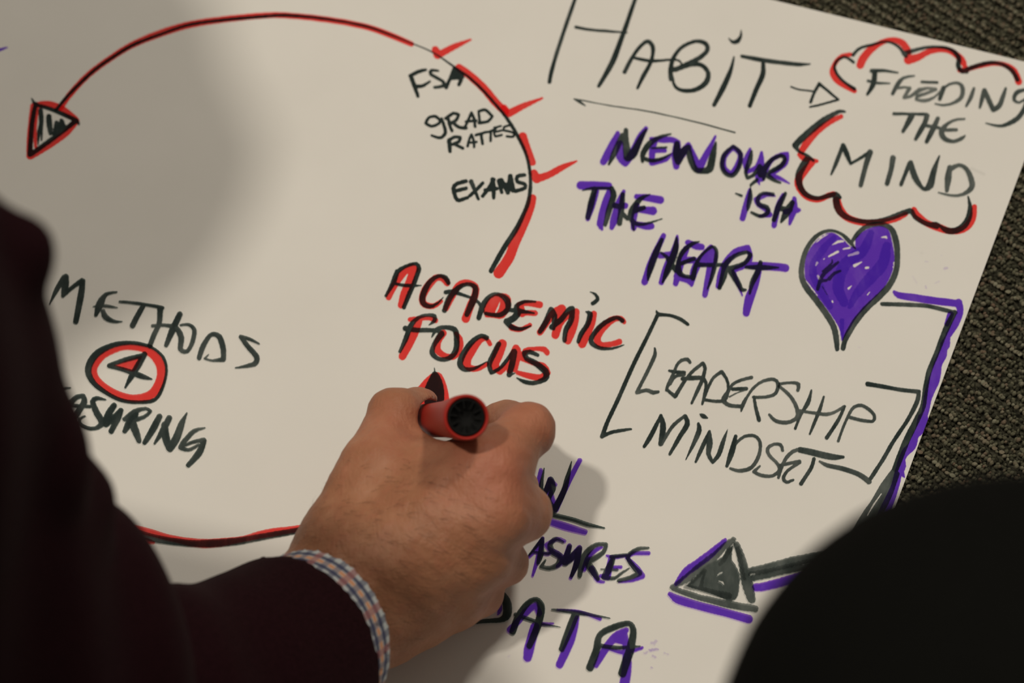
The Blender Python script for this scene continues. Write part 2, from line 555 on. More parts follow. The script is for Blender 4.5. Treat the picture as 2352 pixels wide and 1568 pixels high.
ink('check_mark', cB, 'R', [(65, '1180,1092,60 1200,1130,65'), (50, '1200,1130,60 1290,1100,50 1380,1050,45 1488,1003,14')], 'red check mark beside EXAMS')
ink('drawn_arrowhead', cA, 'R', [(58, '300,955,56 285,1100,60 270,1250,58 265,1405,56'), (62, '275,1405 450,1300 600,1190 685,1085'), (58, '300,955 430,935 560,980 675,1070'), (30, '335,970 318,1150 318,1290 325,1330')], 'red outline of the arrowhead ending the circle')
ink('drawn_arrowhead', cA, 'K', [(45, '322,935,40 290,1100 268,1390'), (45, '275,1390 450,1265 680,1090'), (38, '284,882,8 322,938,34 480,990,36 690,1085,40 712,1128,8'),
    (50, '365,995,46 372,1100,44 350,1200,34 342,1300,12'), (20, '380,1100,24 374,1262,16'), (55, '440,1048,50 445,1120,54 455,1200,40'), (44, '510,1105 500,1180'), (60, '553,1085,40 560,1125 540,1170,50 480,1200,40')], 'black outline and hatching of the arrowhead')
ink('pen_stroke', cA, 'U', [(24, '-60,472,24 0,447,26 63,426,14')], 'end of a purple pen stroke')

S1 = 26
ink('lettering', cB, 'K', [(28, '290,388 350,358 402,345,20'), (32, '295,395 315,450 345,535,26'), (26, '325,463 375,462 430,430,18'), (24, '490,352,18 440,350 436,376 480,402 528,432 525,462 465,472'),
    (26, '548,472,30 580,400 608,335,30'), (32, '610,335 655,400 640,452,28'), (30, '590,405 665,398'), (46, '605,375 655,388')], 'word FSA in black marker')
ink('lettering', cB, 'K', [(22, '510,715 470,680 420,692 402,730,24 440,752 495,732 515,698 535,755,26 542,800,26 505,835,24 442,818,18'),
    (24, '562,692 572,740 590,785'), (24, '545,695 600,658 637,668 622,706 580,730'), (24, '600,728 640,758 692,765'), (22, '682,762 710,700 730,655 750,700 756,755'), (20, '690,718 765,712'),
    (20, '782,650 790,722'), (22, '782,645 830,634 880,680 850,716 785,728')], 'word GRAD in black marker')
ink('lettering', cB, 'K', [(34, '570,862 576,932,26'), (24, '565,852 612,828 650,832 640,862 592,882'), (24, '612,882 668,910'), (20, '703,895 716,840 730,812 745,850 750,900'), (18, '706,870 768,865'),
    (20, '762,815 842,792'), (22, '800,812 810,878'), (18, '855,792 892,777'), (20, '870,790 868,856'), (18, '905,768 892,792 902,825 948,815'), (16, '900,792 948,782'), (16, '895,762 942,750'),
    (18, '1002,745 965,757 962,780 1010,790 1040,802 1032,826 985,824')], 'word RATES in black marker')
ink('lettering', cB, 'K', [(30, '690,1147 622,1167 600,1202 618,1268 640,1285 702,1265,24'), (28, '612,1218 692,1198'), (34, '728,1150 780,1275,22'), (26, '812,1160 762,1212 718,1252'),
    (30, '810,1255,26 860,1190 890,1135'), (34, '882,1135 890,1200 890,1268,24'), (28, '830,1212 912,1200'), (36, '930,1145 948,1228,26'), (34, '945,1140 990,1220'), (34, '992,1228 1010,1112'), (36, '1010,1112 1030,1212'), (40, '950,1180 1020,1170'),
    (28, '1112,1102 1062,1112 1060,1150 1112,1167 1116,1196 1050,1218')], 'word EXAMS in black marker, letters run together')

ink('lettering', cC, 'K', [(32, '330,-40,30 250,190 180,400 130,570,34 113,658,34'), (22, '325,218,26 450,240 580,250 740,263,12'), (36, '815,-40,30 760,120,36 700,290,40 620,500,46 510,692,30'),
    (32, '718,580,34 770,480 830,390,30 900,332,32 943,370,36 945,440 920,520 870,610,36 823,708,24'), (18, '800,466,24 930,490,26 1100,480,18 1160,490,16 1182,522,14'),
    (34, '1090,638 1090,560,40 1110,470 1180,380,30 1290,332,30 1370,350,36 1385,402,38 1330,460,38 1220,520,44 1130,560,40'), (34, '1110,560,40 1150,552,40 1250,518,40 1340,525,36 1393,590,38 1370,670,44 1280,725,36 1180,727,32 1122,690,26 1103,615,22'),
    (30, '1558,308,8 1590,338,26 1630,330,38 1655,290,24 1658,244,8'), (40, '1600,458,14 1575,560,34 1520,690,46 1440,845,34'),
    (34, '1665,453,30 1800,478,36 1950,500,36 2120,518,32 2215,515,12'), (38, '1835,500,30 1832,600,44 1780,720,40 1728,852,34')], 'word HABIT in tall thin black marker capitals', 0.97)
ink('drawn_arrow', cC, 'K', [(10, '312,797,12 400,812,10 600,850,9 900,895,11 1200,960,11 1400,1010,12 1608,1068,13'), (16, '314,798,10 355,820,22 402,852,8')], 'long thin black arrow underlining HABIT', 0.9)
ink('drawn_arrow', cD, 'K', [(20, '72,588,16 150,615,18 285,632,18'), (32, '348,560 300,640 263,738,30'), (28, '345,558,32 420,620 532,714,24'), (22, '255,785,18 350,765 532,714,22')], 'small black arrow with open triangle head pointing at the cloud')

# cloud
ink('drawn_cloud', cD, 'R', [(45, '690,628,46 600,582,50 520,530,54 475,450,58 495,370,44 560,295,44 650,275,40'), (75, '745,378,76 775,310,80 850,225,70 960,155,52 1060,130,48 1150,160,66 1205,225,64 1225,262,40'),
    (70, '1215,325,92 1310,300,70 1420,245,56 1550,225,56 1650,255,60 1735,330,66 1765,395,46'), (50, '1715,425,52 1760,428,50 1880,392,46 2040,362,46 2150,375,50 2240,430,60 2288,540,68')], 'red marker over the upper half of the cloud outline')
ink('drawn_cloud', cD, 'K', [(30, '690,610,34 600,550,28 530,480,28 495,400,30 520,335,28 590,298,28 640,320,30 680,350,30'), (28, '675,280,34 740,215,30 860,180,26 980,150,22 1060,165,24 1130,210,28 1170,270,38 1190,292,38'),
    (36, '1190,262,50 1260,237,40 1400,205,30 1550,205,30 1650,240,38 1705,310,50 1698,380,46 1722,428,44 1780,440,44'), (40, '1740,440,44 1850,395,44 2000,355,38 2120,368,38 2220,430,44 2275,520,44')], 'black line of the upper half of the cloud outline', 0.93)
ink('drawn_cloud', cH, 'K', [(60, '600,112,22 545,108,36 400,190,62 250,310,68 150,400,66 115,440,66'), (35, '115,440,60 150,500,30 230,540,30 290,588,30'), (60, '235,570,62 190,640,76 148,740,72 165,850,60 230,928,50 330,958,42 430,935,48 510,920,52 548,948,40'),
    (60, '510,940,60 525,1040,72 580,1120,60 700,1172,46 850,1188,46 1000,1165,50 1150,1110,56 1235,1080,52'), (50, '1255,1085,46 1285,1140,46 1380,1200,48 1500,1235,48'), (40, '1430,1212,24 1490,1200,26 1545,1240,36 1600,1272,62 1680,1275,62 1760,1230,66 1810,1150,62 1825,1050,46 1805,940,16')], 'black line of the lower half of the cloud outline', 0.93)
ink('drawn_cloud', cH, 'R', [(60, '562,158,46 450,212,56 330,300,66 240,400,72 185,480,66 170,520,56'), (50, '150,530,36 200,570,56 325,595,36'), (70, '275,612,66 205,690,76 150,770,84 155,850,76 230,945,62 340,972,52 440,930,56 490,915,50'),
    (80, '520,985,84 545,1060,86 620,1145,72 750,1190,66 900,1195,58 1080,1165,58 1195,1112,48'), (70, '1275,1070,56 1300,1120,72 1400,1200,66 1520,1245,76 1640,1280,60 1760,1258,70 1840,1170,76 1868,1040,50')], 'red marker over the lower half of the cloud outline')

# heart
ink('drawn_heart', cI, 'U', [('F', '500,240 590,290 690,385 735,365 745,290 850,210 980,172 1080,215 1125,380 1140,520 1112,660 1030,810 900,950 760,1100 680,1230 600,1362 572,1230 490,1090 380,940 245,770 215,640 235,480 315,345 420,262 500,240'),
    ('S', 24, '500,368,8 560,335,28 612,328,20'), ('S', 22, '612,410,16 682,396,20'), ('S', 25, '465,485,20 558,436,26'), ('S', 28, '668,476,22 762,448,34'), ('S', 28, '730,580,34 808,540,10'), ('S', 22, '332,578,14 345,552,26'),
    ('S', 22, '350,685,20 365,712,26'), ('S', 26, '848,602 868,600'), ('S', 20, '668,815,26 702,785,8'), ('S', 12, '862,880,12 885,853,8'), ('S', 16, '500,942 505,955'), ('S', 24, '1005,290,10 1050,284,26 1062,300,10'),
    ('S', 20, '712,345,16 735,378,10'), ('S', 10, '330,345,8 395,290,14 460,255,8'), ('S', 8, '228,730,8 290,815,12 350,890,6'), ('S', 12, '412,515 420,505'), ('S', 8, '1125,600 1135,540')], 'purple fill of the heart with small white gaps', 1.0)
ink('drawn_heart', cI, 'U', [(90, '520,290,50 400,420,80 300,620,80 380,820,90 480,1000,60', .35), (110, '900,240,60 820,420,110 640,560,120 560,780,120 620,960,90', .42), (110, '1060,380,90 1020,560,120 900,700,120 760,860,90 680,1000,50', .4), (70, '600,1150,50 600,1340,30', .4)], 'darker second pass of purple inside the heart', 0.4, 1.5)
ink('drawn_heart', cI, 'K', [(60, '738,405,14 680,335,44 600,258,34 500,220,30 400,238,38 310,302,46 232,420,50 190,560,54 185,690,58 230,800,62 330,930,64 440,1080,64 510,1200,62 540,1320,60 550,1440,44'),
    (60, '695,345,36 750,265,44 830,190,48 950,152,50 1050,165,50 1120,220,60 1160,350,64 1170,500,58 1155,640,60 1090,780,64 980,900,66 860,1010,64 750,1140,66 680,1250,64 630,1350,54 612,1430,50')], 'thick dark outline of the heart', 0.86)
ink('scribble', cI, 'K', [(35, '350,820,36 395,690,40 480,610,36 560,545,28'), (20, '400,640 500,550 495,515,10'), (35, '470,715,40 520,660,34 582,635,24'), (10, '395,790 448,880,6'), (30, '365,745 440,730')], 'small black scribble inside the heart', 0.75)
smudge( cI, 'U', [(26, '1655,610 1680,605', .16), (16, '1455,535 1485,540', .1), (18, '1460,790 1468,812', .14), (16, '1560,760 1600,742', .08), (20, '1330,690 1370,760', .05), (10, '1620,470 1628,478', .1), (12, '770,1420 785,1422', .07), (12, '1875,1025 1885,1028', .06)], 'faint purple specks beside the heart', .1)

# purple and black line running down the right of the sheet
ink('drawn_line', cK, 'U', [(40, '402,78,20 430,98,38 520,112,44 640,130,44 720,140,44 775,146,42'), (50, '788,142,46 797,200,40 765,275,44 728,335,38'), (34, '740,212,40 718,270,30'),
    (36, '722,350,34 708,395,58 698,420,44 690,455,58 664,510,52 654,560,60 640,610,68 618,670,58 602,720,50 592,780,44 582,820,42'), (50, '575,835,62 555,905,56 530,940,40 508,1000,52 470,1040,46 450,1080,40 445,1120,56 440,1150,44 463,1188,10'),
    (50, '430,1145,44 405,1250,50 355,1370,64 300,1480,64 250,1568,70 200,1660,70')], 'purple line running down beside the paper edge')
ink('drawn_line', cK, 'K', [(20, '330,150,24 400,152,25 520,156,25 600,162,25 700,185,24 772,202,22'), (28, '765,200,30 730,265,38 695,345,36 655,450,32 612,555,32 590,660,32 575,760,34 530,860,38 480,960,40 440,1060,42 405,1150,40', .95),
    (50, '400,1150,30 345,1240,50 285,1340,48 220,1440,54 150,1568,56 90,1680,60', .8), (56, '412,1170,44 365,1290,54 305,1400,64 245,1500,66 190,1600,66', .85), ('S', 7, '240,1420,5 285,1345,9 325,1288,5')], 'grey-black line from the heart down the right side', 0.86)
ink('drawn_bracket', cJ, 'K', [(24, '497,78,12 512,105,30 600,113,24 680,142,28 738,182,26'), (30, '508,105,30 420,290,30 320,490,32 200,760,32 120,930,32 78,1045,34'), (26, '75,1048,30 150,1015,26 230,1000,26 300,990,16')], 'tall black bracket left of LEADERSHIP')
ink('drawn_bracket', cK, 'K', [(24, '242,630,28 350,648,24 450,666,24 550,676,24'), (26, '550,676,24 538,740,28 480,850,24 400,970,24 330,1090,24 248,1215,24'), (30, '-45,1095,14 0,1118,26 100,1140,28 190,1172,30 250,1215,34', .85)], 'tall black bracket right of LEADERSHIP', 0.95)

ink('lettering', cJ, 'K', [(28, '483,366,14 484,420,30 430,540,28 345,705,28'), (28, '345,710,28 420,690,28 470,708,32 510,702,24', .85), (26, '755,475,26 735,452,28 690,460,26 655,495,24 635,545,24 590,640,26 572,690,20', .85), (26, '597,540,20 650,550,26 712,552,26', .95),
    (28, '600,640,26 575,680,22 640,738,32 700,640,28', .85), (24, '605,640 640,585 712,570', .85), (26, '645,735,28 700,640,26 770,550,26 855,482,28 872,520,28 850,610,30 810,700,28 768,792,18', .9), (28, '695,602,26 780,596,36 855,600,30 880,650,26 868,730,28 850,798,18', .92),
    (24, '862,755 900,660 940,590 1000,548,28 1040,610 1052,680 1035,750,28'), (24, '868,765 960,776 1025,772,30'), (24, '1230,592,28 1150,612,24 1085,645,24 1050,700,28 1012,765,34 1060,806,32 1150,815,28', .85), (28, '1085,682 1190,678', .95), (10, '1060,742,12 1120,710,10 1185,690,10', .8),
    (24, '1150,852,14 1165,800,30 1200,735,22 1250,668,22 1320,620,24 1400,606,28 1435,640,28 1415,715,28 1340,742,24 1245,745,24', .85), (26, '1250,742,24 1262,820,26 1288,920,32', .92)], 'first letters of the word LEADERSHIP', 0.9)
ink('lettering', cJ, 'K', [(28, '1588,690,28 1592,645,30 1540,632,22 1450,640,22', .8), (28, '1445,660,24 1530,738,28 1580,830,32 1580,900,30 1510,938,30 1420,928,30 1368,880,20', .8), (24, '1692,690,14 1668,780,34 1610,880,24 1568,985,22'), (22, '1788,740,16 1760,830,28 1712,950,24 1680,1028,16'),
    (22, '1605,850,26 1700,864,24 1800,876,28 1870,860,24 1945,815,20', .8), (26, '1948,815,22 1900,920,28 1810,1058,30', .92), (24, '1900,1082,22 1940,970,22 1985,872,24 2020,822,26 2080,808,26 2150,850,26 2180,895,26 2165,930,24 2080,922,26 1990,900,28', .82)], 'last letters of the word LEADERSHIP', 0.88)
ink('lettering', cJ, 'K', [(34, '402,1125,26 460,1030,36 530,888,24'), (36, '530,888,28 548,970,46 528,1105,36'), (26, '535,1108,24 620,970,28 715,888,24', .85), (34, '718,890,30 735,950,40 670,1060,34 600,1182,24'), (34, '820,948,22 826,1000,40 780,1110,30 722,1228,6'), (30, '832,875,10 858,890,36 892,905,10'),
    (30, '800,1242,20 850,1130,34 905,1010,24'), (38, '907,1008,20 908,1100,46 898,1180,36 930,1245,26 975,1190,34 1010,1090,34 1046,990,4', .9), (36, '1040,1275,26 1080,1160,46 1108,1045,28'), (26, '1100,1110,20 1170,1050,24 1250,1042,24 1295,1090,26 1288,1190,28 1230,1285,30 1140,1312,30 1068,1295,22', .85),
    (26, '1470,1155,24 1455,1112,28 1400,1108,24 1355,1140,28 1365,1190,28 1430,1258,26 1445,1310,28 1385,1352,26 1300,1345,28 1248,1318,26 1295,1275,16', .8), (28, '1640,1143,20 1560,1158,30 1500,1210,28 1460,1290,28 1438,1365,22', .8), (26, '1440,1272 1520,1255 1602,1238', .85),
    (26, '1602,1248,24 1510,1310,24 1476,1368,28 1500,1400,26 1552,1382,18', .85), (44, '1605,1150,44 1700,1170,50 1850,1205,48 1938,1205,22', 0.93), (30, '1712,1220,28 1690,1290,30 1612,1412,30', .95)], 'word MINDSET in black marker', 0.95)

ink('lettering', cE, 'R', [(65, '128,400,52 170,310,60 250,190,66 340,118,46 368,150,60'), (75, '345,150,60 320,260,76 272,370,76 240,470,60'), (60, '655,270,60 620,235,56 560,222,58 480,300,72 432,400,64 450,462,60 530,478,48 600,435,36'),
    (60, '645,500,50 700,390,60 760,290,58 840,262,44 908,305,60 905,380,66 862,480,70 822,592,74'), (50, '1010,562,36 1080,562,44 1150,560,56 1205,470,48 1195,400,48 1130,382,36 1060,425,66 1022,500,76 1010,545,50'), ('F', '1040,410 1150,400 1190,500 1130,560 1010,560'), ('S', 20, '1130,440,6 1115,490,16 1098,525,16 1092,538,8'),
    (60, '1488,467,62 1380,452,50 1300,465,46'), (50, '1445,542,52 1370,540,48 1310,548,44'), (66, '1312,480 1330,545'), (50, '1238,672,60 1310,690,42 1400,650,38'), (60, '1490,715,56 1560,615,60 1610,540,60 1680,495,56'), (75, '1688,500,72 1660,620,82 1630,738,72'), (60, '1640,680,60 1720,580,56 1800,535,56'), (74, '1815,532,66 1790,660,78 1742,790,68'),
    (66, '1975,550,56 1950,640,72 1870,820,74'), (60, '2248,622,40 2220,590,44 2140,602,60 2040,690,76 2005,775,66 2040,828,56 2140,820,48 2205,800,54')], 'red pass of the word ACADEMIC')
ink('lettering', cE, 'K', [(38, '102,388,24 160,285,42 205,175,40 290,118,30 378,98,30 400,145,42 362,260,42 310,380,42 265,490,38'), (28, '160,272,20 250,290,30 340,295,28 422,294,6'), (44, '205,170 180,250'), (44, '665,270,40 640,225,46 580,208,32 500,260,46 440,370,56 438,450,50 500,482,36 570,452,20 622,398,6'),
    (48, '630,518,46 680,400,56 760,312,46 840,282,34 908,312,48 900,400,58 870,470,58 832,555,44'), (26, '640,355,36 700,350,40 800,380,26 900,418,25 950,462,30 970,520,44'), (48, '940,585,44 978,470,52 1040,392,40 1110,372,34 1190,420,56 1202,500,50 1140,555,44 1060,557,34 1000,545,30'),
    (44, '1450,440,16 1350,440,30 1280,480,44 1290,540,62 1250,590,60 1190,618,56 1235,668,44 1320,685,32 1405,658,14'), (36, '1210,515,28 1290,520,44 1440,543,14'), (48, '1490,708,42 1550,610,56 1590,512,52 1620,562,52 1612,680,36'), (46, '1595,668,46 1680,600,50 1750,512,46 1782,500,46 1772,600,52 1722,700,46 1712,788,40'),
    (44, '1905,530,14 1942,552,50 1920,640,46 1862,730,44 1835,800,34'), (30, '1938,350,5 1988,372,24 2010,420,34 1965,455,36'), (44, '2232,610,42 2180,582,34 2070,632,44 1982,720,44 1950,800,44 2020,853,34 2120,862,24 2190,848,18 2252,826,5')], 'black pass of the word ACADEMIC', 0.97)
ink('lettering', cE, 'R', [(44, '320,600,42 400,590,38 500,588,38 550,608,48'), (72, '398,620,64 360,720,74 310,820,76 252,930,68'), (62, '620,722,60 570,800,64 570,880,62 640,928,50 720,930,52 775,850,46 768,770,50 735,725,36'), (70, '1040,820,40 1010,775,36 960,782,46 880,870,80 830,960,84 850,1030,62 930,1040,48 1015,1000,36'),
    (86, '1150,820,84 1110,920,92 1080,1010,80 1130,1068,56 1200,1010,50'), (70, '1272,862,66 1245,950,80 1215,1060,50'), (60, '1275,855,60 1300,900,50 1265,1050,50'), (56, '1555,900,48 1530,870,52 1450,862,36 1360,882,48 1330,950,46 1420,988,40 1520,1020,58 1558,1080,56 1500,1120,56 1400,1110,54 1290,1078,40')], 'red pass of the word FOCUS')
ink('lettering', cE, 'K', [(42, '228,890,26 280,780,44 330,650,46 400,582,32 480,560,30 540,570,38 540,610,36 490,650,8'), (38, '278,680,50 380,695,42 480,695,40 572,700,40'), (46, '515,760,10 560,690,38 640,670,38 722,692,50 740,760,50 732,880,52 670,948,44 580,955,38 520,900,48 540,820,42 602,730,60'), (48, '1010,765,44 960,747,38 880,800,48 800,910,54 770,1000,54 812,1048,46 900,1040,28 1010,980,8'),
    (48, '1120,820,44 1080,900,50 1035,1000,46 1052,1078,36 1130,1038,30 1220,930,38 1258,890,56'), (56, '1260,892,52 1240,1000,56 1212,1098,46'), (20, '1212,1105,26 1265,1082,8'), (46, '1470,920,30 1400,892,40 1350,902,46 1370,950,46 1460,1000,54 1542,1070,60 1540,1130,50 1440,1170,38 1350,1160,36 1280,1125,8')], 'black pass of the word FOCUS', 0.93)
ink('drawn_arrowhead', cQ, 'R', [('F', '540,400 650,270 740,195 830,182 880,240 930,380 950,530 930,640 760,720 600,640')], 'red arrowhead under the writing hand')
ink('drawn_arrowhead', cQ, 'K', [('F', '640,400 700,270 750,178 800,175 860,270 888,400 880,560 800,700 660,600'), (10, '770,105,2 776,175,16')], 'black fill of the arrowhead under the writing hand')

ink('lettering', cF, 'U', [(75, '325,430,70 400,290,75 465,150,44'), (70, '490,250,60 490,380,80 540,448,60 620,330,80 690,185,70 742,105,44'), (60, '790,205,36 900,215,60 1000,215,56 1060,240,46'), (58, '830,230 805,330,64 800,440'), (44, '800,322 928,320'), (50, '800,442,56 870,428,48 950,400,44 1005,340,14'),
    (80, '1050,250,70 1040,370,90 1040,475,64'), (60, '1050,440,50 1100,350,80 1160,258,44'), (64, '1165,265,44 1215,370,50 1262,500,80 1340,350,60 1425,182,24'), (54, '1600,292,46 1512,380,56 1510,490,54 1580,548,44 1640,470,56 1670,360,54 1600,292,46'),
    (50, '1765,308,30 1722,430,60 1740,525,44 1830,480,44 1878,340,30'), (56, '1878,340,30 1880,450,50 1840,590,50 1862,662,6'), (54, '1880,600,54 1920,500,58 1980,412,46 2070,362,44 2130,352,40 2112,440,56 2022,520,46 1960,560,44 2050,590,40 2155,646,12')], 'purple pass of the word NEWOUR')
ink('lettering', cF, 'K', [(50, '378,455,24 440,330,60 510,172,50'), (58, '545,122,46 546,250,66 565,385,86 620,350,80 690,205,56 742,120,30'), (46, '988,158,14 880,190,38 780,252,58 715,350,54 708,430,28'), (36, '740,405,40 800,420,38 900,400,32 992,350,10'), (22, '800,297,16 945,290,22'),
    (70, '1048,255,56 1045,350,80 1060,430,66 1110,330,74 1160,285,50 1180,400,64 1232,508,56 1310,518,60 1368,500,74 1400,370,66 1430,240,20'), (46, '1600,280,36 1512,362,46 1490,470,48 1530,548,44 1600,560,46 1660,470,46 1670,350,46 1600,280,36'), (46, '1780,330,26 1760,430,56 1722,530,36 1740,590,34 1800,560,34 1860,480,56 1868,560,56'), (30, '1832,610,36 1772,660,26 1775,682,6'),
    (48, '1900,600,34 1910,500,56 1980,410,42 2070,370,36 2108,402,40 2070,470,48 1960,532,40'), (44, '1930,560,54 2000,610,38 2062,636,24')], 'black pass of the word NEWOUR', 0.93)
ink('lettering', cF, 'U', [(85, '100,662,80 240,665,84 375,668,72'), (55, '262,720,44 210,860,70 172,990,48'), (70, '380,722,54 340,850,74 292,1040,68 312,1095,26'), (70, '525,722,36 480,830,70 430,1000,76 405,1080,44'), (60, '440,860 540,862'), (70, '650,772,50 760,785,70 885,806,74'), (58, '652,860 622,1000 622,1080'),
    (76, '690,902,60 810,912,84'), (66, '650,1045,54 740,1062,70 795,1062,64')], 'purple pass of the word THE')
ink('lettering', cF, 'K', [(30, '120,712,12 220,690,26 405,692,28'), (60, '240,702,56 202,850,64 172,975,52'), (56, '405,695,50 425,760,60 382,900,60 342,1048,40'), (58, '515,752,46 502,880,60 482,1035,52'), (54, '402,852,54 500,875,50'), (44, '500,930,44 560,988,44'), (60, '780,752,12 690,795,46 612,900,66 595,990,56 652,1040,40 740,1040,26 905,990,8'),
    (50, '625,912,56 722,882,44'), (24, '612,1042,36 624,1105,18')], 'black pass of the word THE', 0.93)
ink('lettering', cF, 'U', [(60, '1762,705,34 1740,800,56 1692,985,60'), (54, '2010,768,16 1930,752,46 1825,800,50 1845,850,46 1920,900,46 1958,950,54 1860,965,26'), (56, '2090,755,36 2040,870,56 2002,1055,54'), (56, '2200,792,44 2192,900,76 2155,1040,30'), (50, '2110,922,54 2225,905,56 2262,908,12')], 'purple pass of the letters ISH')
ink('lettering', cF, 'K', [(26, '1622,742,14 1680,765,28'), (50, '1770,682,10 1765,780,52 1746,880,36 1740,915,8'), (42, '1990,752,40 1890,742,34 1842,790,42 1852,850,46 1930,880,46 1940,930,46 1870,965,36 1780,930,26'), (52, '2112,742,34 2050,860,60 2000,1000,46'), (60, '2180,832,50 2130,920,78 2070,1022,24'), (54, '2082,892 2160,902')], 'black pass of the letters ISH', 0.95)
ink('lettering', cG, 'U', [(95, '435,120,70 350,300,88 255,520,96 180,745,88'), (95, '620,130,40 590,300,92 482,540,100 405,750,74'), (80, '390,388 540,370'), (90, '765,215,80 880,262,94 950,272,84'), (100, '740,300,90 662,500,108 600,765,74'), (88, '700,452 850,450'), (80, '620,672,100 760,722,80 812,790,40'),
    (100, '815,785,50 850,600,108 935,440,98 1075,272,66 1110,400,108 1060,600,100 995,920,76'), ('F', '930,440 1100,300 1110,500 900,540'), (88, '1175,800,76 1220,600,88 1300,450,90 1420,330,86 1575,275,64 1608,400,70 1560,500,84 1420,568,74'), (54, '1380,600,56 1425,735,56 1500,932,18'),
    (105, '1600,522,90 1800,530,108 2000,545,104 2080,556,108'), (108, '1720,600,84 1662,800,108 1592,980,124 1552,1165,94')], 'purple pass of the word HEART')
ink('lettering', cG, 'K', [(78, '412,175,50 330,360,90 252,580,80 225,720,24'), (80, '612,148,30 592,320,90 502,560,92 422,750,28'), (50, '400,350,26 470,400,48 540,500,78 592,605,34'), (64, '922,200,10 820,232,54 702,330,66 640,460,60 640,600,88 702,662,54 820,680,50'), (56, '662,500,54 845,430,56'),
    (60, '832,690,74 880,500,58 960,372,38 1090,268,38 1150,322,48 1132,500,60 1082,700,52 1028,842,20'), (56, '880,512,60 1040,516,56 1240,512,46'), (74, '1190,825,54 1250,650,92 1272,510,76 1400,392,58 1560,342,44 1610,382,56 1530,490,60 1372,552,66 1300,562,60'), (74, '1340,592,88 1430,740,80 1490,850,54 1542,852,34'),
    (60, '1548,545,40 1750,550,74 1990,550,18'), (74, '1745,480,54 1712,600,80 1632,760,72 1600,902,30')], 'black pass of the word HEART', 0.96)

ink('lettering', cD, 'K', [(30, '855,432,38 980,430,26 1112,450,16', .95), (46, '888,440,50 872,560,52 815,660,26', 1), (22, '820,530,26 920,550,24 1035,553,12', .95), (30, '1272,480,16 1170,500,30 1110,562,44 1062,652,36', .8), (26, '1100,600,30 1180,592,22 1232,600,22', .7), (40, '1225,602,40 1172,690,34 1230,682,30 1320,622,40 1400,600,24', .65),
    (24, '1342,540 1495,545', .9), (30, '1310,610,22 1400,600,26 1480,612,34 1390,650,30 1300,680,34 1290,712,26 1380,722,34 1470,685,24 1530,622,16', .65), (46, '1555,600,46 1520,705,38', .85), (34, '1540,612,28 1620,560,24 1700,552,28 1742,600,42 1728,690,44 1650,745,28 1560,765,22 1475,753,14', .78),
    (36, '1852,602,28 1822,690,42 1778,772,26', .8), (44, '1910,788,26 1932,700,42 1950,622,40', .82), (50, '1955,622,44 1990,700,50 2040,812,44 2100,770,50 2132,690,44 2162,602,26', .82), (40, '2350,615,26 2270,642,44 2242,710,34 2290,740,22 2360,700,26', .82), (46, '2390,640,46 2352,780,46 2290,880,48 2200,940,42 2100,968,26 1968,940,10', .88)], 'word FEEDING in grey-black marker', 0.8)
ink('lettering', cH, 'K', [(28, '1078,130,30 1200,130,24 1400,135,28', .92), (50, '1252,150,60 1210,230,50 1168,302,34', .85), (44, '1402,150,52 1382,220,50 1330,310,48 1293,376,36', .85), (50, '1510,175,40 1462,280,54 1400,402,40', .87), (32, '1380,242 1520,268', .85), (36, '1772,180,18 1680,190,26 1602,230,34 1545,300,56 1572,370,50 1660,400,36 1740,372,36 1775,345,18', .8), (32, '1560,290 1692,286', .8)], 'word THE inside the cloud', 0.85)
ink('lettering', cH, 'K', [(36, '465,722,18 510,620,38 575,452,40'), (44, '582,440,46 620,530,50 655,618,26 740,570,28 840,505,36', .92), (54, '845,508,60 800,650,50 755,828,46', .82), (50, '1070,562,56 1050,680,50 1013,812,48', .84), (44, '1150,820,38 1190,720,38 1232,620,46', .9), (56, '1242,612,54 1290,760,60 1370,865,34 1432,830,70 1470,690,56 1522,545,18', .86),
    (56, '1625,655,50 1610,760,66 1598,880,40', .82), (44, '1640,665,52 1720,632,34 1790,672,44 1835,770,56 1840,850,54 1760,915,34 1650,930,24 1515,900,12', .8)], 'word MIND in grey-black marker', 0.9)
smudge( cH, 'K', [(30, '1840,665 1960,720', .06), (24, '1340,1490 1360,1495', .03)], 'faint grey smear beside MIND', .05)

ink('lettering', cL, 'K', [(40, '75,292,8 130,180,36 188,88,44'), (50, '200,82,46 195,160,54 178,225,26 250,160,30 320,108,34'), (46, '328,115,40 312,230,50 276,415,42'), (36, '585,195,10 500,215,30 455,290,58 425,370,24'), (24, '402,305,8 500,300,24 592,314,6'), (38, '480,340,34 500,385,44 560,415,28 628,418,5', .95),
    (24, '605,268,18 720,278,22 860,300,24 925,315,28'), (42, '780,300,36 735,380,42 700,448,42', .92), (42, '908,320,46 900,430,38 860,520,38 830,600,38', .9), (44, '1055,362,42 1000,480,48 952,595,32', .92), (26, '850,450,26 950,445,26 1030,470,40 1065,540,44 1060,625,38 1110,640,30 1150,570,34 1163,480,34 1120,440,22 1060,445,18', .86),
    (38, '1200,690,36 1230,600,40 1290,515,30 1350,530,42 1380,620,42 1382,700,38 1300,710,18 1242,695,18 1272,662,6', .88), (36, '1650,585,14 1580,550,26 1512,532,30 1562,600,38 1630,680,42 1622,730,38 1550,752,26 1470,765,8', .88)], 'word METHODS in black marker', 0.97)
ink('drawn_circle', cL, 'K', [(34, '840,605,24 700,577,28 560,592,36 430,660,50 368,770,50 402,870,40 500,950,32 620,1008,28 760,1022,26 870,1000,26 930,900,22 955,780,20 932,690,22 880,635,20 820,600,20')], 'black outer line of the ring around the 4')
ink('drawn_circle', cL, 'R', [(48, '600,617,40 480,672,46 412,770,46 442,860,44 560,950,50 700,992,54 830,970,66 900,880,66 915,770,66 870,680,66 780,622,50 680,607,42 600,617,40')], 'red inner line of the ring around the 4')
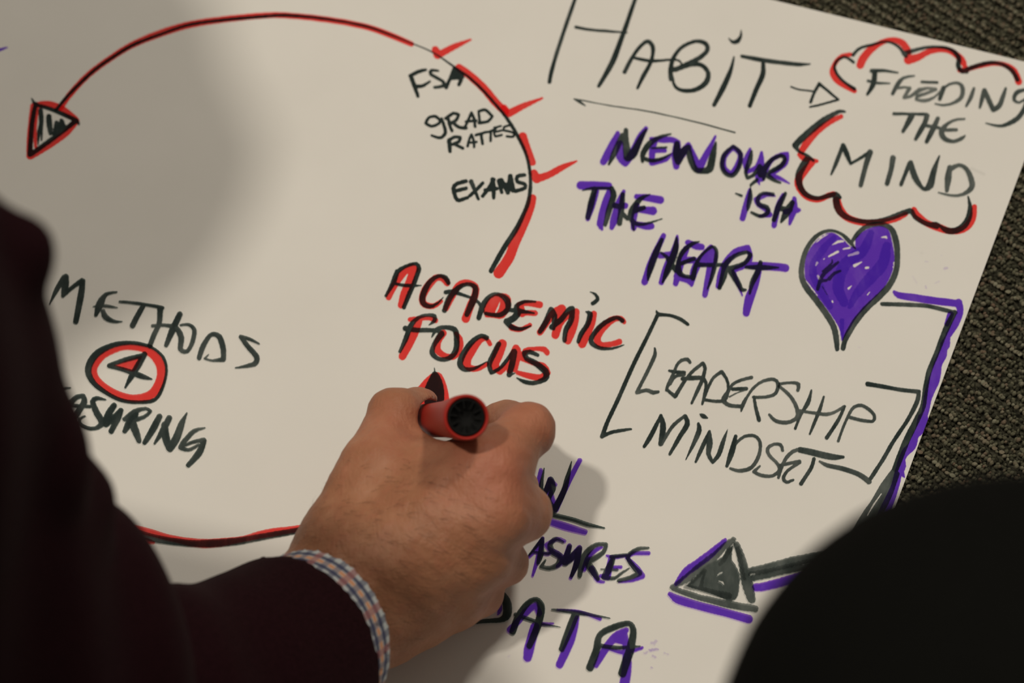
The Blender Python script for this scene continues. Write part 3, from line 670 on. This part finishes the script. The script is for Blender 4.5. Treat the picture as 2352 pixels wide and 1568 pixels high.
ink('number', cL, 'R', [('F', '560,745 680,700 775,672 740,750 705,790 620,770')], 'red fill inside the number 4')
ink('number', cL, 'K', [(34, '785,668,32 650,702,34 525,745,28'), (34, '522,750,30 640,780,34 760,825,42 846,850,10'), (44, '790,662,40 740,750,46 690,830,40 645,912,14')], 'number 4 in black marker')
ink('lettering', cL, 'K', [(24, '60,1080,30 110,1000,30 160,935,22 190,920,18 235,915,8'), (44, '230,1030,42 280,985,36 330,975,32 338,1020,46 300,1080,46 255,1150,46'), (26, '180,1045,28 380,1055,24'), (44, '500,1005,10 430,992,32 400,1020,38 430,1100,48 470,1170,48 440,1210,32 380,1220,28 310,1192,28 300,1150,22 342,1128,12', .9),
    (50, '560,1048,44 520,1110,50 492,1180,48'), (44, '500,1190,40 560,1140,46 612,1085,40', .95), (48, '612,1085,40 590,1140,48 540,1240,40'), (56, '720,1110,50 680,1170,58 640,1240,34', .95), (32, '640,1150,34 720,1090,36 800,1070,24 835,1090,24 790,1130,26 700,1162,36', .88), (54, '700,1182,60 730,1260,52 748,1312,38', .88),
    (50, '902,1130,44 850,1230,50 790,1325,34', .92), (46, '865,1332,16 930,1230,46 975,1142,44', .9), (56, '940,1192,50 950,1290,58 980,1370,52 1030,1290,58 1070,1180,44 1108,1103,10', .9), (36, '1242,1215,12 1160,1240,32 1085,1320,38 1060,1362,36 1120,1380,26 1195,1342,22', .84), (30, '1085,1350,18 1150,1322,26 1235,1305,34', .84), (46, '1235,1312,40 1200,1400,50 1118,1495,34', .9)], 'word MEASURING in black marker, its start hidden by the sleeve', 0.95)
ink('drawn_arc', cO, 'R', [(60, '150,150,56 250,182,56 400,222,60 500,245,54 650,285,46 850,322,64 1000,320,62 1200,292,44 1320,262,56 1450,238,62 1560,222,52 1750,190,50 1900,150,50'), (20, '350,300,50 450,305,46 520,318,14')], 'red marker line along the bottom of the big circle')
ink('drawn_arc', cO, 'K', [(56, '150,150,46 280,205,46 450,268,60 600,302,56 800,325,50 950,326,58 1150,310,56 1350,275,50 1550,240,46 1750,205,46 1900,165,46')], 'black line along the bottom of the big circle', 0.9)

ink('lettering', cM, 'U', [(28, '590,142,26 568,270,34 580,370,30'), (36, '598,360,26 650,205,34 690,240,22'), (40, '640,215,20 660,330,44 690,400,44 770,230,36 850,78,32')], 'purple pass of the letter W')
ink('lettering', cM, 'K', [(28, '612,132,8 592,250,30 598,345,32'), (40, '600,335,30 655,208,44 672,260,40 645,340,28 680,408,44 740,290,40 772,180,30 795,85,6')], 'black pass of the letter W')
ink('underline', cM, 'K', [(28, '500,395,28 620,430,30 800,472,28 900,505,26 1015,530,10')], 'black underline below the letter W')
ink('underline', cM, 'U', [(44, '500,440,44 640,482,44 760,520,48 885,555,36')], 'purple underline below the letter W')
ink('lettering', cM, 'U', [(22, '480,748,10 540,690,28 602,600,26'), (30, '602,600,26 580,700,36 535,848,16'), (18, '530,690,12 640,702,22 662,690,14'), (30, '750,617,20 700,602,24 625,640,24 645,670,26 702,702,36 738,745,38 700,785,22'), (40, '780,650,34 750,755,44 800,722,44 848,660,34 830,762,40 790,862,22'), (34, '880,802,34 910,720,32 970,668,26 1000,658,12'), (34, '930,800,38 970,880,28 1012,890,14'),
    (22, '1030,715,16 1080,725,22 1162,713,16'), (36, '1055,740,34 1035,855,46 990,850,24'), (22, '1080,792 1125,790'), (30, '1310,697,26 1205,700,24 1165,730,24 1230,790,30 1268,850,38 1200,880,18 1110,892,10')], 'purple pass of the word MEASURES')
ink('lettering', cM, 'K', [(30, '510,712,12 600,602,26 590,700,40 572,762,26'), (20, '530,688,10 640,700,20'), (34, '740,625,14 690,602,28 652,640,34 670,690,42 718,720,44 708,770,38 650,798,28 592,788,26 620,745,12', .9), (44, '782,655,34 752,760,48 800,720,48 850,665,34 832,760,42 795,850,22'), (32, '850,850,30 868,760,44 900,690,40 960,642,28 1025,640,26 1008,690,28 932,740,38 890,740,34', .9), (46, '900,762,46 940,820,48 970,870,28'),
    (28, '1060,722,26 1162,710,22', .9), (38, '1070,742,34 1040,810,48 1012,858,38 1080,865,22 1130,830,16 1182,798,8', .9), (16, '990,805,10 1100,810,18', .8), (32, '1310,663,14 1240,670,26 1172,720,28 1210,790,34 1250,830,38 1190,860,28 1110,882,26', .88)], 'black pass of the word MEASURES', 0.95)
ink('lettering', cM, 'K', [(50, '280,960,30 330,975,44 362,1035,60 362,1110,58 320,1145,36 200,1155,26 100,1180,8'), (48, '402,1222,46 440,1120,46 500,1035,38 560,1007,30 593,1060,48 570,1180,50 512,1318,40', .97), (26, '420,1110,28 540,1150,24 600,1172,18 720,1193,5'), (26, '662,1075,10 760,1085,26 880,1102,26 1052,1134,6'), (52, '820,1110,54 780,1210,52 728,1340,38', .95),
    (52, '918,1462,52 960,1350,50 985,1245,40 1080,1192,42 1180,1168,34 1208,1220,42 1190,1330,56 1168,1400,58 1135,1500,56', .96), (26, '980,1315,28 1100,1330,26 1255,1320,8')], 'black pass of the word DATA', 0.97)
ink('lettering', cM, 'U', [(30, '310,1000,30 315,1080,30 300,1112,10'), (18, '150,1150,14 92,1185,12'), (50, '385,1210,46 440,1150,40 500,1082,48 555,1042,36 580,1100,40'), (66, '550,1190,60 512,1330,68 500,1395,58'), (20, '600,1170 672,1168,12'), (22, '700,1075,10 840,1087,18 985,1136,26'), (56, '832,1130,32 790,1270,58 715,1442,52'),
    (46, '958,1448,36 1020,1340,50 1090,1252,48 1160,1212,36'), (60, '1150,1230,36 1165,1400,58 1160,1500,66 1135,1640,66'), (24, '1050,1340,16 1150,1360,28 1268,1330,18'), ('F', '1060,1290 1140,1215 1140,1310')], 'purple pass of the word DATA')
smudge( cM, 'U', [(20, '1330,1300 1360,1290', .2), (16, '1320,1345 1370,1340', .35), (14, '1280,1370 1300,1360', .2), (12, '1340,1385 1355,1395', .25), (8, '1330,1460 1336,1464', .3), (10, '1410,1365 1445,1378', .2), (14, '370,1388 380,1385', .1), (14, '1350,1320 1352,1290', .15)], 'faint purple fingerprint right of DATA', .2, 2.5)

ink('drawn_arrow', cN, 'U', [(105, '310,820,56 450,655,108 600,548,110 780,412,104 970,235,58'), (108, '225,960,56 330,1032,108 600,1112,110 900,1190,108 1200,1272,108 1290,1296,110'), (106, '1390,868,104 1500,858,110 1800,778,116 2100,692,116 2352,640,100 2600,600,100')], 'purple edging of the big arrow', 1.0, 0.9)
ink('drawn_arrow', cN, 'K', [(100, '245,868,44 450,752,108 650,582,108 850,432,108 1000,292,96 1085,225,66', .72), (90, '270,885,60 500,962,78 800,1050,88 1100,1112,100 1375,1160,92', .78), (120, '1125,290,80 1185,450,104 1232,650,128 1280,850,150 1330,1030,110', .84),
    ('F', '1080,310 1060,480 1120,580 1165,700 1165,850 1130,1010 1030,1050 800,960 560,890 440,850 560,740 700,560 900,480 1000,330'), (110, '1320,655,104 1600,588,108 1900,508,110 2352,425,110 2650,380,110', .8), (100, '1345,742,86 1600,682,98 1900,612,98 2352,540,118 2650,500,118', .84),
    ('S', 16, '870,702,12 930,664,18'), ('S', 20, '885,785,12 935,800,24 950,835,18'), ('S', 24, '1318,698,26 1368,688,20'), ('S', 12, '1985,570,8 2140,540,14'), ('S', 16, '385,888 420,893'), ('S', 10, '600,950,8 700,975,14 855,1005,6'), ('S', 16, '1000,340,4 930,440,26 880,490,8')], 'grey-black fill and shaft of the big arrow', 0.84, 1.2)
ink('drawn_arrow', cN, 'K', [(80, '440,860,60 640,900,70 1020,985,90', .4), (60, '1140,340,60 1190,520,50 1230,760,40', .35), (60, '1320,690,70 1600,635,56 2000,540,56 2352,480,60', .4), (50, '1080,290,60 980,460,60 900,560,50', .3), (60, '480,830,60 700,640,40 640,880,50', .35)], 'darker second strokes of the big arrow', 0.4, 2.0)

# ------------------------------------------------------------------ sculpting by distance field
def sdf_mesh(prims, res, k, pad=0.012, cut=None, noise=None, smooth_it=2):
    """prims: (a, b, ra, rb[, k]) tapered capsules in metres; returns vertices, quads"""
    A = np.array([np.minimum(p[0] - p[2], p[1] - p[3]) for p in prims]); B = np.array([np.maximum(p[0] + p[2], p[1] + p[3]) for p in prims])
    lo, hi = A.min(0) - pad, B.max(0) + pad
    n = np.ceil((hi - lo) / res).astype(int) + 1
    D = np.full(n, 1.0, np.float32)
    ax = [lo[i] + np.arange(n[i]) * res for i in range(3)]
    for p in prims:
        a, b, ra, rb = p[:4]
        kk = p[4] if len(p) > 4 else k
        m = kk * 1.6 + 3 * res
        l = np.minimum(a - ra, b - rb) - m; h = np.maximum(a + ra, b + rb) + m
        i0 = np.maximum(0, ((l - lo) / res).astype(int)); i1 = np.minimum(n, ((h - lo) / res).astype(int) + 2)
        X, Y, Z = np.meshgrid(ax[0][i0[0]:i1[0]], ax[1][i0[1]:i1[1]], ax[2][i0[2]:i1[2]], indexing='ij')
        d = b - a; L2 = float(d @ d) + 1e-12
        t = np.clip(((X - a[0]) * d[0] + (Y - a[1]) * d[1] + (Z - a[2]) * d[2]) / L2, 0, 1)
        q = np.sqrt((X - a[0] - t * d[0]) ** 2 + (Y - a[1] - t * d[1]) ** 2 + (Z - a[2] - t * d[2]) ** 2) - (ra + t * (rb - ra))
        s = D[i0[0]:i1[0], i0[1]:i1[1], i0[2]:i1[2]]
        hh = np.clip(0.5 + 0.5 * (s - q) / kk, 0, 1)
        D[i0[0]:i1[0], i0[1]:i1[1], i0[2]:i1[2]] = s * (1 - hh) + q * hh - kk * hh * (1 - hh)
    if noise or cut:
        X, Y, Z = np.meshgrid(*ax, indexing='ij')
        if noise: D = D + noise(X, Y, Z, D)
        if cut: D = cut(X, Y, Z, D)
        D[0] = D[-1] = 1; D[:, 0] = D[:, -1] = 1; D[:, :, 0] = D[:, :, -1] = 1
    # surface nets
    ins = D < 0
    cnt = sum(ins[i:n[0] - 1 + i, j:n[1] - 1 + j, q:n[2] - 1 + q].astype(np.int8) for i in (0, 1) for j in (0, 1) for q in (0, 1))
    act = (cnt > 0) & (cnt < 8)
    idx = -np.ones(act.shape, int)
    cells = np.argwhere(act)
    idx[act] = np.arange(len(cells))
    acc = np.zeros((len(cells), 3)); w_ = np.zeros(len(cells))
    corners = [(i, j, q) for i in (0, 1) for j in (0, 1) for q in (0, 1)]
    for c0 in corners:
        for axn in range(3):
            if c0[axn]: continue
            c1_ = list(c0); c1_[axn] = 1
            v0 = D[cells[:, 0] + c0[0], cells[:, 1] + c0[1], cells[:, 2] + c0[2]]
            v1 = D[cells[:, 0] + c1_[0], cells[:, 1] + c1_[1], cells[:, 2] + c1_[2]]
            mk = (v0 < 0) != (v1 < 0)
            t = np.where(mk, v0 / np.where(mk, v0 - v1, 1), 0)
            pt = np.array(c0, float)[None].repeat(len(cells), 0); pt[:, axn] += t
            acc += pt * mk[:, None]; w_ += mk
    V = (cells + acc / w_[:, None]) * res + lo
    Q = []
    for axn in range(3):
        o1, o2 = [(1, 2), (2, 0), (0, 1)][axn]
        s0 = [slice(1, -1)] * 3; s0[axn] = slice(0, -1)
        s1 = [slice(1, -1)] * 3; s1[axn] = slice(1, None)
        a_, b_ = ins[tuple(s0)], ins[tuple(s1)]
        for flip, mk in ((False, a_ & ~b_), (True, ~a_ & b_)):
            g = np.argwhere(mk)
            for ax_ in range(3):
                if ax_ != axn: g[:, ax_] += 1
            e1 = np.zeros(3, int); e1[o1] = 1; e2 = np.zeros(3, int); e2[o2] = 1
            f = [idx[tuple((g - e1 - e2).T)], idx[tuple((g - e2).T)], idx[tuple(g.T)], idx[tuple((g - e1).T)]]
            if flip: f = f[::-1]
            Q.append(np.stack(f, 1))
    Q = np.concatenate(Q)
    Q = Q[(Q >= 0).all(1)]
    # Laplacian smoothing
    E_ = np.concatenate([Q[:, [0, 1]], Q[:, [1, 2]], Q[:, [2, 3]], Q[:, [3, 0]]])
    for _ in range(smooth_it):
        s_ = np.zeros_like(V); c_ = np.zeros(len(V))
        for a_, b_ in ((0, 1), (1, 0)):
            for dm in range(3): s_[:, dm] += np.bincount(E_[:, a_], V[E_[:, b_], dm], len(V))
            c_ += np.bincount(E_[:, a_], minlength=len(V))
        V = V * 0.4 + 0.6 * s_ / c_[:, None]
    return V, Q

NOTRI = np.zeros((0, 3), int)
def sdf_obj(name, prims, res, k, mat, parent, attrs=None, **kw):
    V, Q = sdf_mesh(prims, res, k, **kw)
    return mesh_obj(name, V, (NOTRI, Q), mat, parent, True, attrs(V) if attrs else None)

A3 = lambda *p: np.array(p, float)
def cap(a, b, ra, rb, *k):
    return (np.asarray(a, float), np.asarray(b, float), ra, rb, *k)

# ------------------------------------------------------------------ red marker held upright in the hand
mk0, mk1 = P(958, 968, PT + 0.0002), P(1072, 958, 0.118)
mkL = float(np.linalg.norm(mk1 - mk0))
print('marker length', mkL, 'end depth', px_of(mk1))
mkd = (mk1 - mk0) / mkL
marker = thing('marker', mk0, 'red marker held upright with its black ribbed end facing up', 'marker')
def frame(d):
    u = np.cross(d, A3(0, 0, 1)); u /= np.linalg.norm(u)
    return u, np.cross(d, u)
mu, mv = frame(mkd)
def lathe(name, prof, mat, parent, n=56, cap0=True, cap1=True, ribs=None):
    vs, fs = [], []
    for s, r in prof:
        for q in range(n):
            a = 2 * math.pi * q / n
            rr = r * (1 + (ribs(s, a) if ribs else 0))
            vs.append(mk0 + mkd * s + mu * math.cos(a) * rr + mv * math.sin(a) * rr)
    for i in range(len(prof) - 1):
        for q in range(n):
            fs.append((i * n + q, i * n + (q + 1) % n, (i + 1) * n + (q + 1) % n, (i + 1) * n + q))
    if cap0: fs.append(tuple(range(n))[::-1])
    if cap1: fs.append(tuple(range((len(prof) - 1) * n, len(prof) * n)))
    return mesh_obj(name, vs, fs, mat, parent)
R1 = 0.0093
lathe('barrel', [(0.022, 0.0062), (0.026, 0.0078), (0.045, 0.0076), (mkL - 0.050, 0.0078), (mkL - 0.022, R1 - 0.0006), (mkL - 0.012, R1 - 0.0001), (mkL - 0.0012, R1), (mkL - 0.0003, R1 - 0.0003), (mkL, R1 - 0.0009), (mkL - 0.0008, R1 - 0.0014), (mkL - 0.006, R1 - 0.0016)], M['red_plastic'], marker, cap1=False)
lathe('end_plug', [(mkL - 0.007, R1 - 0.0018), (mkL - 0.0016, R1 - 0.00165), (mkL - 0.0008, R1 - 0.0020), (mkL - 0.0010, R1 - 0.0026), (mkL - 0.0024, R1 - 0.0032), (mkL - 0.0030, 0.0034), (mkL - 0.0034, 0.0030), (mkL - 0.0040, 0.0005)], M['black_plastic'], marker)
for q in range(10):
    a = 2 * math.pi * q / 10 + 0.15
    rd = mu * math.cos(a) + mv * math.sin(a); sd = -mu * math.sin(a) + mv * math.cos(a)
    vs = []
    for s, z in ((0.0034, mkL - 0.0030), (0.0034, mkL - 0.0013), (R1 - 0.0022, mkL - 0.0009), (R1 - 0.0022, mkL - 0.0026)):
        for g in (-0.00028, 0.00028): vs.append(mk0 + mkd * z + rd * s + sd * g)
    mesh_obj('plug_rib', vs, [(0, 2, 4, 6), (1, 7, 5, 3), (2, 3, 5, 4), (0, 1, 3, 2), (4, 5, 7, 6)], M['black_plastic'], marker, False)
lathe('neck', [(0.009, 0.0030), (0.011, 0.0042), (0.018, 0.0052), (0.0225, 0.0064)], M['black_plastic'], marker)
lathe('felt_tip', [(0.0, 0.0012), (0.0015, 0.0024), (0.010, 0.0027)], M['felt'], marker)

# ------------------------------------------------------------------ person writing: right hand, sleeve, body
person = thing('person', P(-500, 1500, 0.0), 'person at the left in maroon sweater and plaid shirt, writing with a marker', 'person')

W0 = P(805, 1368, 0.050)                        # wrist
EL = P(20, 1720, 0.150)                         # elbow
SHO = P(-775, 700, 0.40)                        # shoulder
fa = (EL - W0) / np.linalg.norm(EL - W0)
hand = []
CF0 = P(737, 1454, 0.050)
sa0 = P(380, 1745, 0.082) - CF0; sa0 /= np.linalg.norm(sa0)
def add(a, b, ra, rb, *k): hand.append(cap(P(*a), P(*b), ra / 1000, rb / 1000, *k))
# forearm and wrist: two bones side by side make the flat section
hand.append(cap(P(785, 1282, .050), CF0 + sa0 * 0.05 + A3(-.004, .006, 0), 0.0175, 0.026))
hand.append(cap(P(858, 1415, .040), CF0 + sa0 * 0.05 + A3(.004, -.006, -.004), 0.0175, 0.026))
hand.append(cap(W0, CF0 + sa0 * 0.05, 0.022, 0.028))
# back of the hand
KN = {'i': (1118, 1080, .084), 'm': (1132, 1182, .078), 'r': (1098, 1278, .062), 'p': (1048, 1352, .044)}
add((820, 1290, .055), KN['i'], 20, 13.0, .012)
add((835, 1330, .055), KN['m'], 20, 13.5, .012)
add((850, 1375, .048), KN['r'], 19, 13.0, .012)
add((862, 1420, .040), KN['p'], 18, 12.5, .012)
add((900, 1420, .026), (1035, 1385, .027), 18, 13, .012)          # heel of the hand on the paper
add((960, 1250, .045), (1060, 1200, .055), 22, 18, .012)          # palm body
# index finger: out to the knuckle, back down to the marker
add(KN['i'], (1212, 988, .070), 13.5, 11.6, .008)
add((1130, 1085, .075), (1160, 1150, .066), 13, 13, .012)
add((1212, 988, .070), (1165, 970, .046), 11.2, 9.6, .004)
add((1165, 970, .046), (1085, 985, .030), 9.2, 7.8, .004)
# middle finger
add(KN['m'], (1192, 1182, .058), 13.8, 12.6, .006)
add((1212, 1176, .056), (1185, 1120, .030), 10.4, 9.0, .004)
add((1185, 1120, .030), (1090, 1050, .022), 9.0, 7.8, .004)
# ring finger
add(KN['r'], (1156, 1290, .036), 12.8, 10.4, .006)
add((1156, 1290, .036), (1120, 1230, .018), 9.8, 8.6, .004)
add((1120, 1230, .018), (1040, 1180, .014), 8.6, 7.4, .004)
# little finger
add(KN['p'], (1105, 1362, .024), 12.0, 9.4, .006)
add((1105, 1362, .024), (1060, 1310, .012), 9.0, 7.6, .004)
add((1060, 1310, .012), (1000, 1270, .010), 7.6, 6.6, .004)
# thumb
add((800, 1235, .052), (868, 1078, .060), 19.5, 15.5, .012)
add((868, 1078, .060), (906, 950, .056), 14.6, 11.2, .007)
add((906, 950, .056), (958, 935, .042), 10.6, 8.6, .004)
add((958, 935, .042), (972, 930, .034), 8.6, 7.4, .003)
# web between thumb and first finger
add((870, 1150, .056), (1090, 1090, .070), 17, 13.5, .012)
add((905, 1088, .058), (1075, 1062, .072), 10.5, 10.0, .010)
add((935, 1040, .052), (1085, 1040, .066), 9.5, 9.5, .008)

def fine(X, Y, Z, D):
    """tendons and skin folds"""
    return 0.00035 * np.sin(X * 310 + Y * 120) * np.sin(Y * 260 - X * 90) - 0.0002 * np.sin(X * 700 + Z * 500) * np.sin(Y * 800)
def keep_off_marker(X, Y, Z, D):
    D = D + fine(X, Y, Z, D)
    t = (X - mk0[0]) * mkd[0] + (Y - mk0[1]) * mkd[1] + (Z - mk0[2]) * mkd[2]
    q = np.sqrt((X - mk0[0] - t * mkd[0]) ** 2 + (Y - mk0[1] - t * mkd[1]) ** 2 + (Z - mk0[2] - t * mkd[2]) ** 2) - (R1 + 0.0002)
    D = np.maximum(D, -q)
    return np.maximum(D, (PT + 0.0006) - Z)        # rests on the sheet
def redness(V):
    r = np.zeros(len(V))
    for u, v, h, rad, s in ((1200, 985, .075, .016, .5), (1140, 1080, .092, .022, .55), (985, 925, .04, .012, .4), (1190, 1180, .07, .017, .3), (1060, 1010, .08, .02, .25), (900, 1000, .065, .02, .3)):
        d = np.linalg.norm(V - P(u, v, h), axis=1)
        r = np.maximum(r, s * np.exp(-(d / rad) ** 2))
    return {'red': ('FLOAT', r)}
VH, QH = sdf_mesh(hand, 0.00125, 0.006, cut=keep_off_marker, smooth_it=2)
mesh_obj('body', VH, (NOTRI, QH), M['skin'], person, True, redness(VH))['label'] = 'right hand gripping the red marker'
# thumbnail
tn = P(985, 922, .040)

# fine dark hair on the back of the hand and wrist
def arm_hair():
    me = bpy.data.meshes.new('t')
    ok = (VH[:, 2] > 0.045)
    cand = VH[ok]
    # normals from the quads
    n = np.zeros_like(VH)
    fn = np.cross(VH[QH[:, 2]] - VH[QH[:, 0]], VH[QH[:, 3]] - VH[QH[:, 1]])
    for c_ in range(4):
        for dm in range(3): n[:, dm] += np.bincount(QH[:, c_], fn[:, dm], len(VH))
    n /= np.linalg.norm(n, axis=1)[:, None] + 1e-12
    vs, tr = [], []
    base = P(805, 1368, .05)
    ids = np.nonzero((n[:, 2] > 0.25) & (VH[:, 2] > 0.035))[0]
    side = P(1118, 1300, .06) - P(800, 1290, .06); side /= np.linalg.norm(side)
    cnt = 0
    for i in RNG.permutation(ids):
        u, v, _ = px_of(VH[i])
        if v < 1050 or (u > 1120) or (u + v * 0.4 < 1180): continue
        pr = 0.9 if v > 1150 else 0.45
        if RNG.random() > pr: continue
        d = side * 0.9 + A3(0.25, -0.35, 0) + RNG.normal(0, 0.28, 3)
        d -= n[i] * (d @ n[i]); d /= np.linalg.norm(d)
        L = RNG.uniform(0.004, 0.008)
        s = np.cross(d, n[i]) * 0.000045
        p0 = VH[i]; p1 = p0 + d * L * 0.5 + n[i] * L * 0.22; p2 = p0 + d * L + n[i] * L * 0.2
        b = len(vs)
        vs += [p0 - s, p0 + s, p1 - s * .8, p1 + s * .8, p2]
        tr += [(b, b + 1, b + 3), (b, b + 3, b + 2), (b + 2, b + 3, b + 4)]
        cnt += 1
        if cnt > 600: break
    o = mesh_obj('arm_hair', vs, (np.array(tr), np.zeros((0, 4), int)), M['hair'], person)
    o['kind'] = 'stuff'
arm_hair()

# sleeve and cuff share one axis; the opening leans back from the hand
CF = P(733, 1455, 0.050)                           # centre of the cuff opening
sa = P(380, 1745, 0.082) - CF; sa /= np.linalg.norm(sa)
op = sa + A3(0.0, 0.0, 0.35); op /= np.linalg.norm(op)     # normal of the opening plane
cu, cv = frame(sa)
def tube_cut(r0, r1, th, front, slope=0.0, extra=None):
    def f(X, Y, Z, D):
        t = (X - CF[0]) * sa[0] + (Y - CF[1]) * sa[1] + (Z - CF[2]) * sa[2]
        q = np.sqrt(np.maximum(0, (X - CF[0] - t * sa[0]) ** 2 + (Y - CF[1] - t * sa[1]) ** 2 + (Z - CF[2] - t * sa[2]) ** 2))
        inner = q - (r0 - th + (r1 - r0) * np.clip(t / 0.1, -0.3, 1))
        plane = (X - CF[0]) * op[0] + (Y - CF[1]) * op[1] + (Z - CF[2]) * op[2]
        D = np.maximum(D, -np.maximum(inner, -(0.03 - plane)* -1 if False else plane - 0.05))
        D = np.maximum(D, front - plane)
        if extra is not None: D = extra(X, Y, Z, D)
        return np.maximum(D, PT + 0.001 - Z)
    return f
def weave(V):
    t = (V - CF) @ op
    a = np.arctan2((V - CF) @ cv, (V - CF) @ cu)
    return {'weave': ('FLOAT_VECTOR', np.stack([t, a * 0.041, t * 0], 1))}
RC = 0.0358
sdf_obj('shirt_cuff', [cap(CF - sa * 0.05, CF + sa * 0.03, RC, RC)], 0.0014, 0.004, M['plaid'], person, weave,
        cut=tube_cut(RC, RC, 0.0022, 0.0), smooth_it=1)

def knit_folds(X, Y, Z, D):
    t = (X - CF[0]) * sa[0] + (Y - CF[1]) * sa[1] + (Z - CF[2]) * sa[2]
    s = (X - CF[0]) * cu[0] + (Y - CF[1]) * cu[1] + (Z - CF[2]) * cu[2]
    return 0.0028 * np.sin(t * 150 + s * 70) * np.clip((t - 0.03) / 0.05, 0, 1)
RS = 0.0385
bend = CF + sa * 0.035
EB, MB = P(5, 1560, 0.185), P(-435, 1095, 0.30)
sl = [cap(CF - sa * 0.05, bend, RS, 0.040, .006), cap(bend, EL, 0.040, 0.052), cap(EL, EB, 0.052, 0.058), cap(EB, MB, 0.060, 0.066), cap(MB, P(-575, 870, .35), 0.066, 0.0745), cap(P(-575, 870, .35), SHO, 0.0745, 0.077)]
# cloth folds standing out along the upper arm
for u, v, h, r in ((8, 572, .37, .012), (88, 1045, .30, .012), (165, 1150, .26, .016)):
    sl.append(cap(P(u, v, h), P(u - 160, v - 60, h + .01), r, r * 1.3, .014))
sdf_obj('sleeve', sl, 0.003, 0.02, M['sweater'], person, cut=tube_cut(RS, RS + 0.004, 0.0026, 0.0128, extra=lambda X, Y, Z, D: D + knit_folds(X, Y, Z, D)), smooth_it=2)

# trunk, far arm and head of the same person, outside the frame on the left
chest = SHO + A3(-0.20, -0.06, 0.02)
hip = chest + A3(-0.26, -0.42, -0.16)
SH2 = SHO + A3(-0.36, 0.10, 0.03)
sdf_obj('sweater', [cap(SHO, SHO + A3(-0.08, -0.01, 0.0), .072, .085), cap(SHO + A3(-.06, 0, 0), SH2, .085, .085), cap(chest, hip, .135, .14), cap(SHO + A3(-.1, -.05, -.02), SH2 + A3(.05, -.05, -.02), .11, .11),
        cap(SH2, SH2 + A3(-.04, .10, -.22), .07, .055), cap(SH2 + A3(-.04, .10, -.22), SH2 + A3(.02, .30, -.36), .055, .042)], 0.009, 0.04, M['sweater'], person)
kn = hip + A3(0.05, 0.36, 0.0)
kn[2] = 0.10
an = A3(kn[0] - 0.12, kn[1] - 0.42, 0.05)
tr_ = []
for sx in (0.0, -0.26):
    o_ = A3(sx, 0, 0)
    tr_ += [cap(hip + A3(0.1, 0, -.02) + o_, kn + o_ - A3(0, 0.04, 0), .10, .075), cap(kn + o_ - A3(0, 0.04, 0), an + o_, .07, .045)]
sdf_obj('trousers', tr_ + [cap(hip, hip + A3(-.1, 0, 0), .14, .14)], 0.010, 0.03, M['black'], person, cut=lambda X, Y, Z, D: np.maximum(D, 0.002 - Z))
nk = SHO * 0.5 + SH2 * 0.5 + A3(0.0, 0.09, 0.05)
hd = P(235, 520, 0) + A3(-0.33, -0.10, 1.0) * 0.50      # his head leans over the left of the sheet
sdf_obj('head', [cap(nk - A3(0, .05, .04), hd - A3(0, .03, .03), .06, .055), cap(hd - A3(0, .01, -.02), hd + A3(0, .03, .0), .088, .075), cap(hd + A3(0, .05, -.06), hd + A3(0, .07, -.075), .05, .04),
        cap(hd + A3(0, .105, -.02), hd + A3(0, .125, -.045), .010, .015, .008), cap(hd + A3(.085, 0, -.02), hd + A3(.092, 0, -.04), .014, .010, .008), cap(hd + A3(-.085, 0, -.02), hd + A3(-.092, 0, -.04), .014, .010, .008)], 0.006, 0.03, M['skin'], person)
sdf_obj('hair', [cap(hd + A3(0, -.015, .035), hd + A3(0, .03, .03), .092, .074), cap(hd + A3(0, -.04, 0), hd + A3(0, -.06, -.02), .085, .06)], 0.007, 0.02, M['hair'], person)

# ------------------------------------------------------------------ second person at the lower right: only a black-clad knee in view
KC = P(2345, 1800, 0.370)
print('knee', KC, px_of(KC))
p2 = thing('person', (KC[0] + 0.1, KC[1] - 0.1, 0), 'person in black at the lower right, seen only as a rounded blurred shape', 'person')
an2 = A3(KC[0] + 0.10, KC[1] - 0.13, 0.09)
hip2 = A3(KC[0] + 0.33, KC[1] - 0.36, 0.30)
R2 = 0.071
sdf_obj('trousers', [cap(KC, KC + A3(.05, -.03, -.02), R2, R2 + .006), cap(KC + A3(.03, -.02, -.02), hip2, R2 + .002, .105), cap(KC + A3(.02, -.015, -.03), an2, R2 - .004, .048),
        cap(hip2, hip2 + A3(.16, .14, 0), .13, .13), cap(hip2 + A3(.2, .17, 0), KC + A3(.36, .13, -.02), .10, .072), cap(KC + A3(.36, .13, -.02), an2 + A3(.33, .14, 0), .068, .048)], 0.008, 0.03, M['black'], p2)
for o_ in (A3(0, 0, 0), A3(.33, .14, 0)):
    sdf_obj('shoe', [cap(an2 + o_ + A3(.02, -.02, -.045), an2 + o_ + A3(-.08, .10, -.05), .042, .036)], 0.006, 0.02, M['black'], p2, cut=lambda X, Y, Z, D: np.maximum(D, 0.0 - Z))
sdf_obj('jumper', [cap(hip2 + A3(.08, .06, .03), hip2 + A3(.20, -.02, .40), .14, .13), cap(hip2 + A3(.02, -.08, .42), hip2 + A3(.34, .1, .42), .075, .075)], 0.010, 0.04, M['black'], p2)
